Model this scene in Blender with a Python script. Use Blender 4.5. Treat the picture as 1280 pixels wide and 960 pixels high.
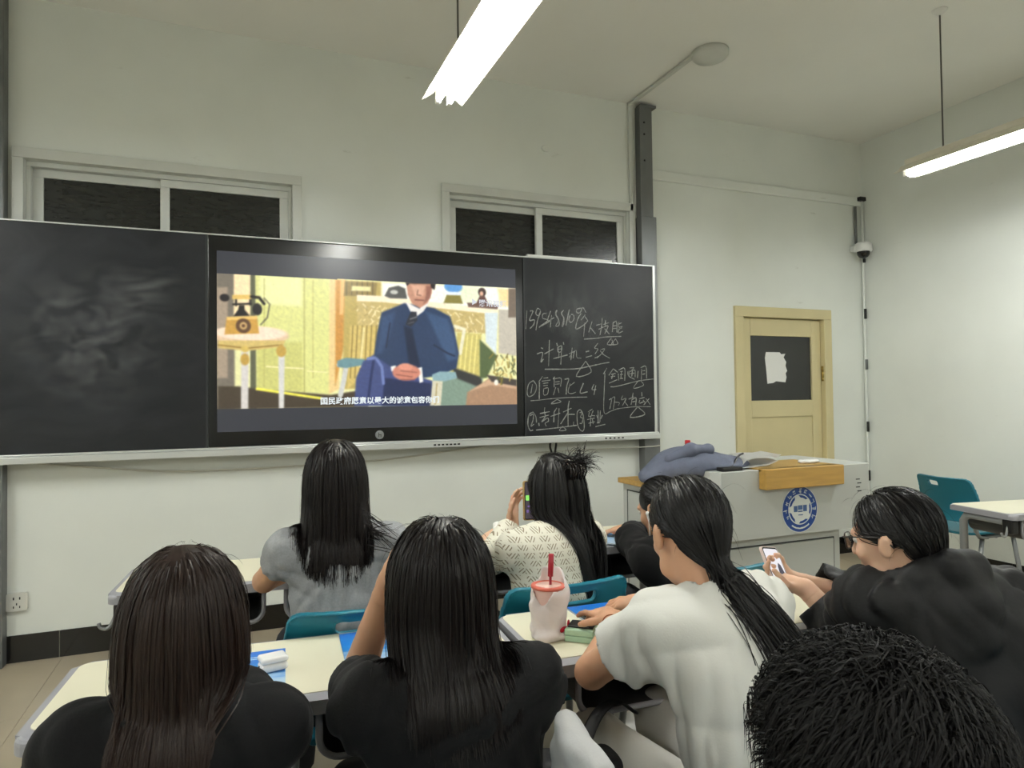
import bpy, bmesh, math, random
import numpy as np
from mathutils import Vector, Matrix

for o in list(bpy.data.objects):
    bpy.data.objects.remove(o, do_unlink=True)
SC = bpy.context.scene
COL = SC.collection

# ------------------------------------------------------------------ camera
CAM_YAW, CAM_PITCH, CAM_ROLL = 0.38454, 0.02032, -0.01261
cam_data = bpy.data.cameras.new('camera')
cam_data.sensor_width = 36.0
cam_data.lens = 844.42 / 1280 * 36.0
cam_data.clip_start = 0.03
cam = bpy.data.objects.new('camera', cam_data)
COL.objects.link(cam)
_cy, _sy, _cp, _sp = math.cos(CAM_YAW), math.sin(CAM_YAW), math.cos(CAM_PITCH), math.sin(CAM_PITCH)
_f = Vector((_sy * _cp, _cy * _cp, _sp)); _r = Vector((_cy, -_sy, 0)); _u = _r.cross(_f)
_cr, _sr = math.cos(CAM_ROLL), math.sin(CAM_ROLL)
_r2 = _r * _cr + _u * _sr; _u2 = _u * _cr - _r * _sr
_m = Matrix((_r2, _u2, -_f)).transposed().to_4x4()
_m.translation = Vector((0, 0, 1.39))
cam.matrix_world = _m
SC.camera = cam

# ------------------------------------------------------------------ world, exposure
W = bpy.data.worlds.new('night'); SC.world = W; W.use_nodes = True
W.node_tree.nodes['Background'].inputs[0].default_value = (0.01, 0.012, 0.02, 1)
W.node_tree.nodes['Background'].inputs[1].default_value = 0.3
SC.view_settings.view_transform = 'Standard'
SC.view_settings.look = 'None'
SC.view_settings.exposure = 0.0
SC.view_settings.gamma = 1.0
SC.view_settings.use_curve_mapping = False
TUBE_STRENGTH = 130.0           # the fluorescent tubes are the only strong lights of the room

# ------------------------------------------------------------------ materials
def lin(c):
    return tuple((x / 255 / 12.92) if x / 255 <= .04045 else ((x / 255 + .055) / 1.055) ** 2.4 for x in c)

MATS = {}
def mat(name, rgb, rough=.5, metal=0., var=0., scale=6., bump=0., bscale=60., spec=.5, emit=None, estr=1., trans=0., coat=0., sheen=0., stretch=None, alpha=1., sss=0.):
    if name in MATS:
        return MATS[name]
    m = bpy.data.materials.new(name); m.use_nodes = True
    nt = m.node_tree; n = nt.nodes; l = nt.links
    b = n['Principled BSDF']
    c = lin(rgb) + (1,)
    b.inputs['Base Color'].default_value = c
    b.inputs['Roughness'].default_value = rough
    b.inputs['Metallic'].default_value = metal
    b.inputs['Specular IOR Level'].default_value = spec
    if trans: b.inputs['Transmission Weight'].default_value = trans
    if coat: b.inputs['Coat Weight'].default_value = coat; b.inputs['Coat Roughness'].default_value = .08
    if sheen: b.inputs['Sheen Weight'].default_value = sheen
    if alpha < 1: b.inputs['Alpha'].default_value = alpha
    if sss:
        b.inputs['Subsurface Weight'].default_value = sss
        b.inputs['Subsurface Radius'].default_value = (.01, .004, .002)
    if emit is not None:
        b.inputs['Emission Color'].default_value = lin(emit) + (1,)
        b.inputs['Emission Strength'].default_value = estr
    if var or bump:
        tc = n.new('ShaderNodeTexCoord'); src = tc.outputs['Object']
        if stretch:
            mp = n.new('ShaderNodeMapping'); mp.inputs['Scale'].default_value = stretch
            l.new(src, mp.inputs['Vector']); src = mp.outputs['Vector']
    if var:
        t = n.new('ShaderNodeTexNoise'); t.inputs['Scale'].default_value = scale; t.inputs['Detail'].default_value = 5
        r = n.new('ShaderNodeValToRGB')
        r.color_ramp.elements[0].position = .32; r.color_ramp.elements[1].position = .68
        r.color_ramp.elements[0].color = tuple(x * (1 - var) for x in c[:3]) + (1,)
        r.color_ramp.elements[1].color = tuple(min(1, x * (1 + var * .6)) for x in c[:3]) + (1,)
        l.new(src, t.inputs['Vector']); l.new(t.outputs['Fac'], r.inputs['Fac']); l.new(r.outputs['Color'], b.inputs['Base Color'])
    if bump:
        t2 = n.new('ShaderNodeTexNoise'); t2.inputs['Scale'].default_value = bscale; t2.inputs['Detail'].default_value = 4
        bp = n.new('ShaderNodeBump'); bp.inputs['Strength'].default_value = bump; bp.inputs['Distance'].default_value = .004
        l.new(src, t2.inputs['Vector']); l.new(t2.outputs['Fac'], bp.inputs['Height']); l.new(bp.outputs['Normal'], b.inputs['Normal'])
    MATS[name] = m
    return m

def wall_mat(name, rgb):
    m = mat(name, rgb, .75, var=.05, scale=1.4, bump=.12, bscale=35, spec=.25)
    nt = m.node_tree; n = nt.nodes; l = nt.links; b = n['Principled BSDF']
    old = b.inputs['Base Color'].links[0].from_socket
    tc = n.new('ShaderNodeTexCoord')
    mp = n.new('ShaderNodeMapping'); mp.inputs['Scale'].default_value = (1.1, 1.1, 4.5); l.new(tc.outputs['Object'], mp.inputs['Vector'])
    t = n.new('ShaderNodeTexNoise'); t.inputs['Scale'].default_value = 2.3; t.inputs['Detail'].default_value = 8; t.inputs['Roughness'].default_value = .7
    l.new(mp.outputs['Vector'], t.inputs['Vector'])
    r = n.new('ShaderNodeValToRGB'); r.color_ramp.elements[0].position = .66; r.color_ramp.elements[0].color = (0, 0, 0, 1)
    r.color_ramp.elements[1].position = .8; r.color_ramp.elements[1].color = (.55, .55, .55, 1)
    l.new(t.outputs['Fac'], r.inputs['Fac'])
    mx = n.new('ShaderNodeMixRGB'); mx.inputs['Color2'].default_value = lin((150, 146, 128)) + (1,)
    l.new(r.outputs['Color'], mx.inputs['Fac']); l.new(old, mx.inputs['Color1']); l.new(mx.outputs['Color'], b.inputs['Base Color'])
    return m

M_WALL = wall_mat('wall_plaster', (226, 229, 222))
M_CEIL = mat('ceiling_plaster', (238, 238, 232), .8, var=.03, scale=1.2, bump=.08, bscale=30, spec=.2)
M_FLOOR = mat('floor_tile', (172, 160, 138), .28, var=.06, scale=3., spec=.5)
M_GROUT = mat('tile_grout', (120, 112, 98), .9)
M_BASE = mat('black_tile', (14, 14, 14), .12, spec=.6)
M_BASEGR = mat('black_tile_joint', (120, 118, 110), .8)
M_WFRAME = mat('white_window_frame', (205, 207, 200), .45, var=.05, scale=5)
M_STEEL = mat('galvanised_steel', (120, 122, 122), .45, metal=.55, var=.14, scale=9, stretch=(1, 1, .3))
M_ALU = mat('silver_aluminium', (205, 207, 204), .32, metal=.35)
M_BEZEL = mat('black_glass_bezel', (10, 11, 12), .22, spec=.5)
M_CREAM = mat('cream_laminate', (236, 231, 205), .28, var=.03, scale=2.5, spec=.5)
M_GREYEDGE = mat('grey_edge_plastic', (158, 158, 164), .38)
M_GREYMETAL = mat('grey_steel_paint', (142, 145, 146), .4, metal=.2)
M_TRAY = mat('dark_grey_tray', (58, 58, 58), .5)
M_TEAL = mat('teal_plastic', (16, 108, 128), .38, var=.04, scale=4, spec=.5)
M_PODIUM = mat('light_grey_painted_steel', (184, 187, 182), .42, spec=.4)
M_PODLINE = mat('podium_gap', (58, 60, 58), .7)
M_WOOD = mat('golden_varnished_wood', (186, 146, 72), .35, var=.12, scale=9, stretch=(.6, 6, 6), coat=.2)
M_DOOR = mat('cream_yellow_door_paint', (206, 194, 150), .5, var=.05, scale=3)
M_DOORGLASS = mat('dark_door_glass', (44, 45, 44), .18, var=.1, scale=5)
M_PAPER = mat('white_paper', (226, 226, 222), .7)
M_BRASS = mat('brass', (150, 128, 66), .35, metal=.8)
M_BLACKPL = mat('black_plastic', (18, 18, 19), .4)
M_WHITEPL = mat('white_plastic', (228, 228, 224), .35)
M_CABLEW = mat('white_cable', (200, 198, 186), .6)

# ------------------------------------------------------------------ mesh helpers
def new_obj(name, me, m=None, parent=None, smooth=False):
    o = bpy.data.objects.new(name, me)
    COL.objects.link(o)
    if m is not None and len(me.materials) == 0:
        me.materials.append(m)
    if smooth:
        me.polygons.foreach_set('use_smooth', [True] * len(me.polygons))
    if parent is not None:
        o.parent = parent
    return o

def from_bm(name, bm, m=None, parent=None, smooth=False):
    me = bpy.data.meshes.new(name)
    bmesh.ops.recalc_face_normals(bm, faces=bm.faces)
    bm.to_mesh(me); bm.free()
    return new_obj(name, me, m, parent, smooth)

def from_arrays(name, v, f, m=None, parent=None, smooth=True):
    """v (n,3), f (k,4) or (k,3)"""
    me = bpy.data.meshes.new(name)
    v = np.asarray(v, np.float32); f = np.asarray(f, np.int32)
    k = f.shape[1]
    me.vertices.add(len(v)); me.vertices.foreach_set('co', v.ravel())
    me.loops.add(f.size); me.loops.foreach_set('vertex_index', f.ravel())
    me.polygons.add(len(f)); me.polygons.foreach_set('loop_start', np.arange(0, f.size, k, dtype=np.int32))
    me.update(calc_edges=True)
    if smooth:
        me.polygons.foreach_set('use_smooth', np.ones(len(f), bool))
    return new_obj(name, me, m, parent)

def empty(name, loc=(0, 0, 0), rz=0., parent=None):
    o = bpy.data.objects.new(name, None); COL.objects.link(o)
    o.location = loc; o.rotation_euler = (0, 0, rz); o.empty_display_size = .1
    if parent is not None: o.parent = parent
    return o

def tag(o, label, cat, group=None):
    o['label'] = label; o['category'] = cat
    if group: o['group'] = group
    return o

def struct(o, label=None):
    o['kind'] = 'structure'
    if label: o['label'] = label
    return o

def bx(bm, lo, hi, bev=0., seg=2, mtx=None):
    r = bmesh.ops.create_cube(bm, size=1.)
    vs = r['verts']
    s = [hi[i] - lo[i] for i in range(3)]; c = [(hi[i] + lo[i]) / 2 for i in range(3)]
    for v in vs:
        v.co = Vector((v.co.x * s[0] + c[0], v.co.y * s[1] + c[1], v.co.z * s[2] + c[2]))
    if bev:
        es = list({e for v in vs for e in v.link_edges})
        bev = min(bev, min(s) * .49)
        g = bmesh.ops.bevel(bm, geom=es, offset=bev, segments=seg, affect='EDGES', profile=.5)
        vs = list({v for f in g['faces'] for v in f.verts} | {v for v in vs if v.is_valid})
    if mtx is not None:
        bmesh.ops.transform(bm, matrix=mtx, verts=vs)
    return vs

def box(name, lo, hi, m, parent=None, bev=0., seg=2, mtx=None):
    bm = bmesh.new(); bx(bm, lo, hi, bev, seg, mtx)
    return from_bm(name, bm, m, parent)

def boxes(name, lst, m, parent=None, bev=0.):
    bm = bmesh.new()
    for lo, hi in lst: bx(bm, lo, hi, bev)
    return from_bm(name, bm, m, parent)

def sweep(bm, pts, r, n=8, cap=True, flat=None):
    """tube along pts; r number or list; flat=(a,b) elliptical section multipliers"""
    pts = [Vector(p) for p in pts]
    k = len(pts)
    rr = [r] * k if not hasattr(r, '__len__') else r
    t0 = (pts[1] - pts[0]).normalized()
    up = Vector((0, 0, 1)) if abs(t0.z) < .9 else Vector((0, 1, 0))
    nx = t0.cross(up).normalized()
    rings = []
    for i in range(k):
        t = (pts[min(i + 1, k - 1)] - pts[max(i - 1, 0)]).normalized()
        nx = (nx - t * nx.dot(t)).normalized(); ny = t.cross(nx)
        fa, fb = flat or (1, 1)
        rings.append([bm.verts.new(pts[i] + (nx * math.cos(2 * math.pi * j / n) * fa + ny * math.sin(2 * math.pi * j / n) * fb) * rr[i]) for j in range(n)])
    for i in range(k - 1):
        for j in range(n):
            bm.faces.new((rings[i][j], rings[i][(j + 1) % n], rings[i + 1][(j + 1) % n], rings[i + 1][j]))
    if cap:
        bm.faces.new(rings[0][::-1]); bm.faces.new(rings[-1])

def tube(name, pts, r, m, parent=None, n=8, flat=None):
    bm = bmesh.new(); sweep(bm, pts, r, n, True, flat)
    o = from_bm(name, bm, m, parent, True)
    return o

def smooth_path(pts, n=6):
    """Catmull-Rom"""
    P = [Vector(p) for p in pts]
    P = [P[0] * 2 - P[1]] + P + [P[-1] * 2 - P[-2]]
    out = []
    for i in range(1, len(P) - 2):
        for k in range(n):
            t = k / n
            a, b, c, d = P[i - 1], P[i], P[i + 1], P[i + 2]
            out.append(.5 * ((2 * b) + (c - a) * t + (2 * a - 5 * b + 4 * c - d) * t * t + (3 * b - a - 3 * c + d) * t ** 3))
    out.append(P[-2])
    return out

def lathe(name, prof, m, parent=None, n=24, loc=(0, 0, 0)):
    bm = bmesh.new(); rings = []
    for r, z in prof:
        if r < 1e-5: rings.append([bm.verts.new((loc[0], loc[1], loc[2] + z))])
        else: rings.append([bm.verts.new((loc[0] + r * math.cos(2 * math.pi * j / n), loc[1] + r * math.sin(2 * math.pi * j / n), loc[2] + z)) for j in range(n)])
    for a, b in zip(rings, rings[1:]):
        for j in range(n):
            k = (j + 1) % n
            if len(a) == 1 and len(b) == 1: continue
            if len(a) == 1: bm.faces.new((a[0], b[k], b[j]))
            elif len(b) == 1: bm.faces.new((a[j], a[k], b[0]))
            else: bm.faces.new((a[j], a[k], b[k], b[j]))
    return from_bm(name, bm, m, parent, True)

def rrect(w, d, r, n=6, cx=0, cy=0):
    out = []
    for sx, sy, a0 in ((1, 1, 0), (-1, 1, 90), (-1, -1, 180), (1, -1, 270)):
        for k in range(n + 1):
            a = math.radians(a0 + 90 * k / n)
            out.append((cx + sx * (w / 2 - r) + r * math.cos(a), cy + sy * (d / 2 - r) + r * math.sin(a)))
    return out

def prism(bm, pts2, z0, z1, bev=0.):
    b = [bm.verts.new((x, y, z0)) for x, y in pts2]; t = [bm.verts.new((x, y, z1)) for x, y in pts2]
    n = len(b)
    bm.faces.new(b[::-1]); ft = bm.faces.new(t)
    for i in range(n): bm.faces.new((b[i], b[(i + 1) % n], t[(i + 1) % n], t[i]))
    if bev:
        bmesh.ops.bevel(bm, geom=list(ft.edges), offset=bev, segments=3, affect='EDGES', profile=.5)

def plate(name, pts2, z0, z1, m, parent=None, bev=0., mtx=None, smooth=False):
    bm = bmesh.new(); prism(bm, pts2, z0, z1, bev)
    if mtx is not None: bmesh.ops.transform(bm, matrix=mtx, verts=bm.verts)
    return from_bm(name, bm, m, parent, smooth)

def xz_matrix(y):
    """local (x, y) -> world (x, z) with local +z towards -y (into the room)"""
    return Matrix(((1, 0, 0, 0), (0, 0, -1, y), (0, 1, 0, 0), (0, 0, 0, 1)))

def copy_tree(o, parent=None):
    c = o.copy(); COL.objects.link(c); c.parent = parent
    for ch in list(o.children): copy_tree(ch, c)
    return c

def text_mesh(name, s, size, m, parent=None, mtx=None, bold=0., extrude=.0003, align='LEFT', wscale=1.):
    cu = bpy.data.curves.new(name, 'FONT'); cu.body = s; cu.size = size; cu.align_x = align; cu.offset = bold; cu.extrude = extrude
    cu.resolution_u = 3
    t = bpy.data.objects.new(name + '_src', cu); COL.objects.link(t)
    dg = bpy.context.evaluated_depsgraph_get()
    me = bpy.data.meshes.new_from_object(t.evaluated_get(dg))
    bpy.data.objects.remove(t); bpy.data.curves.remove(cu)
    me.name = name; me.materials.clear()
    me.transform(Matrix.Diagonal((wscale, 1, 1, 1)))
    if mtx is not None: me.transform(mtx)
    return new_obj(name, me, m, parent)

# ------------------------------------------------------------------ signed distance modelling
def prim_dist(pr, P):
    k = pr[0]
    if k == 'cone':                                   # round cone a, b, ra, rb
        _, a, b, ra, rb = pr[:5]
        a = np.asarray(a, np.float32); b = np.asarray(b, np.float32)
        ba = b - a; L2 = float(ba @ ba) + 1e-9
        t = np.clip(((P - a) @ ba) / L2, 0, 1)
        return np.sqrt((((P - a) - t[..., None] * ba) ** 2).sum(-1)) - (ra + (rb - ra) * t)
    if k == 'ell':                                    # ellipsoid c, r, R (rows = axes)
        _, c, r, R = pr[:4]
        q = P - np.asarray(c, np.float32)
        if R is not None: q = q @ np.asarray(R, np.float32).T
        r = np.asarray(r, np.float32)
        k0 = np.sqrt(((q / r) ** 2).sum(-1)); k1 = np.sqrt(((q / (r * r)) ** 2).sum(-1)) + 1e-9
        return k0 * (k0 - 1) / k1
    if k == 'box':                                    # rounded box c, half, R, rad
        _, c, hs, R, rad = pr[:5]
        q = P - np.asarray(c, np.float32)
        if R is not None: q = q @ np.asarray(R, np.float32).T
        q = np.abs(q) - (np.asarray(hs, np.float32) - rad)
        return np.sqrt((np.maximum(q, 0) ** 2).sum(-1)) + np.minimum(q.max(-1), 0) - rad
    if k == 'cut':                                    # half cylinder beyond e in direction d, radius R
        _, e, d, R = pr[:4]
        q = P - np.asarray(e, np.float32); d = np.asarray(d, np.float32)
        t = q @ d
        rad = np.sqrt(np.maximum((q ** 2).sum(-1) - t * t, 0))
        return np.maximum(-t, rad - R)

def prim_bounds(pr):
    k = pr[0]
    if k == 'cone':
        a, b = np.asarray(pr[1]), np.asarray(pr[2]); r = max(pr[3], pr[4])
        return np.minimum(a, b) - r, np.maximum(a, b) + r
    if k == 'ell':
        r = max(pr[2]); c = np.asarray(pr[1]); return c - r, c + r
    if k == 'box':
        r = float(np.linalg.norm(pr[2])); c = np.asarray(pr[1]); return c - r, c + r
    if k == 'cut':
        e = np.asarray(pr[1]); R = pr[3]; return e - R * 1.2, e + R * 1.2

def surface_nets(g, lo, h):
    s = g < 0
    nx, ny, nz = g.shape
    cnt = np.zeros((nx - 1, ny - 1, nz - 1), np.int8)
    offs = [(i, j, k) for i in (0, 1) for j in (0, 1) for k in (0, 1)]
    for i, j, k in offs: cnt += s[i:nx - 1 + i, j:ny - 1 + j, k:nz - 1 + k]
    act = (cnt > 0) & (cnt < 8)
    idx = np.argwhere(act)
    vid = np.full(act.shape, -1, np.int32); vid[act] = np.arange(len(idx), dtype=np.int32)
    vals = np.stack([g[idx[:, 0] + i, idx[:, 1] + j, idx[:, 2] + k] for i, j, k in offs], 1)
    acc = np.zeros((len(idx), 3)); c = np.zeros(len(idx))
    for a in range(8):
        for b in range(a + 1, 8):
            oa, ob = np.array(offs[a]), np.array(offs[b])
            if np.abs(oa - ob).sum() != 1: continue
            m = (vals[:, a] < 0) != (vals[:, b] < 0)
            t = vals[m, a] / (vals[m, a] - vals[m, b])
            acc[m] += oa + t[:, None] * (ob - oa); c[m] += 1
    v = (idx + acc / c[:, None]) * h + lo
    F = []
    for ax in range(3):
        sl0 = [slice(None)] * 3; sl1 = [slice(None)] * 3
        sl0[ax] = slice(0, -1); sl1[ax] = slice(1, None)
        a = s[tuple(sl0)]; b = s[tuple(sl1)]
        e = np.argwhere(a != b)
        o1, o2 = (ax + 1) % 3, (ax + 2) % 3
        ok = (e[:, o1] > 0) & (e[:, o2] > 0) & (e[:, o1] < g.shape[o1] - 1) & (e[:, o2] < g.shape[o2] - 1)
        e = e[ok]
        d1 = np.zeros(3, int); d1[o1] = 1; d2 = np.zeros(3, int); d2[o2] = 1
        q = np.stack([vid[tuple((e - d1 - d2).T)], vid[tuple((e - d2).T)], vid[tuple(e.T)], vid[tuple((e - d1).T)]], 1)
        flip = ~a[tuple(e.T)]
        q[flip] = q[flip][:, ::-1]
        F.append(q)
    return v, np.concatenate(F)

def wr_noise(P, f, seed):
    """creases in cloth: ridged, warped waves, each running mostly along one direction"""
    rs = np.random.RandomState(seed); out = 0
    for i in range(4):
        d = rs.normal(size=3) * (1, 1, .9); d = d / np.linalg.norm(d) * f * (.55 + .38 * i)
        d2 = rs.normal(size=3) * f * .16; d3 = rs.normal(size=3) * f * .2
        ph = P @ d.astype(np.float32) + 2.2 * np.sin(P @ d2.astype(np.float32) + rs.rand() * 6) + rs.rand() * 6
        w = np.clip(.25 + np.sin(P @ d3.astype(np.float32) + rs.rand() * 6), 0, 1)
        out = out + w * (1. - 2.4 * np.abs(np.sin(ph * .5)) ** 1.0) / (1 + .3 * i)
    return out / 1.5

def sdf_mesh(adds, cuts=(), h=.007, k=.02, wr=None, origin=(0, 0, 0), clip=None):
    """adds: prims (a float last item >5 long = own k).  returns v, f"""
    lo = np.min([prim_bounds(p)[0] for p in adds], 0) - 3 * h
    hi = np.max([prim_bounds(p)[1] for p in adds], 0) + 3 * h
    if clip is not None: lo = np.maximum(lo, clip[0]); hi = np.minimum(hi, clip[1])
    dims = np.maximum(np.ceil((hi - lo) / h).astype(int) + 1, 4)
    ax = [np.arange(dims[i], dtype=np.float32) * h + np.float32(lo[i]) for i in range(3)]
    g = np.full(dims, 1., np.float32)
    def sub(pr, mg):
        a, b = prim_bounds(pr)
        i0 = np.clip(np.floor((a - mg - lo) / h).astype(int), 0, dims); i1 = np.clip(np.ceil((b + mg - lo) / h).astype(int) + 1, 0, dims)
        if (i1 <= i0).any(): return None
        sl = tuple(slice(i0[i], i1[i]) for i in range(3))
        P = np.stack(np.meshgrid(ax[0][sl[0]], ax[1][sl[1]], ax[2][sl[2]], indexing='ij'), -1)
        return sl, P
    for pr in adds:
        kk = pr[-1] if isinstance(pr[-1], dict) else {}
        kk = kk.get('k', k)
        r = sub(pr, kk + 2 * h)
        if r is None: continue
        sl, P = r
        d = prim_dist(pr, P); cur = g[sl]
        t = np.clip(.5 + .5 * (cur - d) / kk, 0, 1)
        g[sl] = cur + (d - cur) * t - kk * t * (1 - t)
    if wr:
        amp, fr, seed = wr
        m = np.abs(g) < amp * 3 + 2 * h
        ii = np.argwhere(m)
        P = (ii * h + lo).astype(np.float32)
        g[m] += amp * wr_noise(P, fr, seed)
    for pr in cuts:
        r = sub(pr, 2 * h)
        if r is None: continue
        sl, P = r
        g[sl] = np.maximum(g[sl], -prim_dist(pr, P))
    v, f = surface_nets(g, lo, h)
    return v - np.asarray(origin), f
CHALK = "1861,1995 1850,1866;1884,1993 1906,1991 1879,1928 1915,1932 1911,1900 1882,1870;1964,2002 1942,2013 1928,1977 1948,1963 1964,1996 1961,1978 1941,1930 1927,1859;2010,1980 1984,1976 1980,1946 2016,1936 2009,1921 1950,1880 2035,1927;2043,1999 2019,1930 2069,1952;2049,1970 2038,1883;2089,2007 2079,1977 2101,1935 2081,1893 2107,1900 2105,1941 2085,1977 2096,2007;2146,2009 2125,1984 2145,1949 2131,1894 2141,1900 2148,1949 2129,1984 2146,2009;2190,2014 2161,1898;2196,1975 2185,1938 2202,1923 2226,1945 2223,1975 2203,1981;2288,2029 2251,2019 2250,1995 2277,1996 2299,2033 2325,1997;2284,1990 2256,1946 2241,1876 2310,1911 2338,1940;2318,1982 2283,1941;2315,1969 2338,1940;2314,1924 2302,1823;2373,1935 2344,1854;2361,1888 2399,1846;2407,1908 2449,1919;2457,1962 2452,1909 2437,1838;2424,1878 2466,1897;2466,1916 2512,1930;2485,1947 2480,1910;2470,1898 2505,1905 2476,1848;2476,1885 2515,1846;2548,1931 2540,1862;2548,1931 2577,1938 2579,1860;2544,1906 2576,1910;2544,1887 2576,1891;2591,1920 2620,1933;2598,1938 2594,1901 2626,1905;2593,1882 2622,1896;2597,1889 2593,1857 2629,1871;2305,1805 2405,1813 2475,1824 2614,1832;2532,1819 2496,1772 2545,1772 2535,1806;2567,1813 2531,1772 2584,1776 2567,1813;1964,1738 1980,1730;1931,1693 1976,1703 1962,1638 1982,1659;1989,1694 2062,1731;2030,1793 2021,1608;2086,1773 2092,1752;2139,1780 2142,1762;2095,1743 2125,1753 2121,1714 2098,1711 2095,1743;2098,1729 2121,1732;2058,1662 2171,1690;2104,1705 2101,1666;2125,1744 2116,1621;2181,1697 2232,1718;2209,1742 2197,1652;2198,1691 2184,1673;2225,1715 2214,1667;2225,1715 2242,1722 2245,1673 2279,1668;2317,1714 2345,1720;2317,1674 2368,1687;2419,1779 2390,1742 2418,1736 2393,1699;2389,1669 2424,1684;2439,1731 2474,1737 2445,1700 2406,1669;2435,1724 2466,1694 2515,1670;1991,1587 2223,1590 2333,1607 2444,1629 2511,1639;2316,1647 2239,1537 2359,1568 2316,1647;1901,1508 1866,1482 1854,1420 1871,1396 1911,1419 1926,1471 1901,1508;1895,1482 1882,1419;1973,1537 1943,1498;1949,1498 1945,1377;1981,1524 2016,1528;1967,1503 2033,1511;1975,1487 2016,1492;1978,1471 2012,1474;1980,1450 2015,1455 2009,1413 1980,1408 1980,1450;2069,1534 2057,1518 2116,1524 2112,1465;2063,1513 2062,1460;2068,1497 2107,1500;2068,1481 2106,1484;2074,1460 2055,1405;2091,1455 2099,1420;2145,1516 2178,1518 2162,1470 2155,1409;2223,1494 2186,1470;2189,1486 2171,1427 2197,1414 2233,1424;2295,1488 2267,1419 2327,1426;2380,1480 2364,1442 2398,1442;2396,1472 2379,1404;1879,1367 1956,1372 2043,1380 2185,1387 2324,1388;2084,1375 2037,1344 2113,1356 2084,1375;1897,1289 1866,1269 1856,1206 1873,1162 1896,1164;1897,1289 1917,1257 1922,1215;1874,1263 1897,1273 1897,1237 1879,1190 1902,1205;1939,1212 1942,1191;1949,1277 2024,1289;1946,1249 2018,1265;1987,1319 1984,1287 1989,1255 1962,1219 2006,1245 2014,1223 1988,1208 1997,1187;2080,1314 2059,1286;2030,1255 2106,1277;2059,1286 2055,1214;2098,1311 2087,1176;2130,1284 2196,1310;2179,1363 2169,1305 2167,1182;2171,1283 2108,1200;2171,1267 2222,1266;2212,1213 2209,1186;2256,1298 2240,1271 2245,1185 2277,1144 2296,1168 2291,1249 2274,1292 2256,1298;2261,1276 2282,1281 2267,1244 2285,1238 2278,1201 2260,1201;2328,1280 2365,1301;2340,1280 2334,1248 2358,1253;2371,1290 2358,1258 2386,1252;2321,1226 2382,1236;2352,1253 2345,1177;2364,1231 2369,1193;2330,1199 2382,1209;2411,1290 2410,1203;2430,1289 2425,1208;2398,1257 2407,1235;2445,1256 2432,1229;2400,1200 2425,1202;1918,1163 2040,1171 2158,1180 2239,1188;2122,1183 2098,1155 2151,1156 2122,1183;2388,1173 2437,1183 2468,1188;2460,1554 2490,1598;2460,1554 2472,1557 2464,1428 2461,1273 2514,1282 2574,1299 2664,1308 2732,1312 2861,1310;2543,1593 2504,1544;2543,1593 2579,1567;2525,1551 2561,1559;2522,1533 2557,1539;2543,1557 2527,1518;2506,1487 2575,1513;2585,1557 2587,1507;2588,1583 2639,1596 2638,1505;2600,1572 2624,1575;2612,1575 2605,1520;2599,1549 2624,1552;2596,1520 2623,1523;2682,1599 2719,1602 2700,1586;2676,1578 2678,1536;2685,1573 2727,1583 2728,1531;2687,1557 2724,1562;2706,1578 2699,1536;2666,1573 2669,1546 2687,1531 2723,1515;2755,1578 2748,1525;2777,1602 2824,1610 2828,1520;2786,1594 2781,1510;2792,1578 2817,1581;2791,1552 2816,1557;2517,1461 2565,1463 2698,1491 2784,1507 2903,1519;2754,1504 2713,1449 2799,1470 2778,1504;2525,1375 2552,1385 2538,1298;2504,1365 2525,1370 2508,1298;2551,1349 2590,1343 2580,1323;2618,1395 2608,1364 2647,1374 2616,1322;2632,1353 2662,1319;2669,1368 2715,1386;2709,1415 2689,1326;2696,1363 2733,1378 2729,1320;2699,1347 2726,1352;2760,1370 2807,1380;2783,1420 2785,1388;2766,1362 2757,1341;2794,1362 2812,1340;2763,1336 2806,1351;2819,1372 2855,1326;2847,1371 2799,1324;2744,1310 2681,1235 2807,1253 2750,1309"
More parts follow.
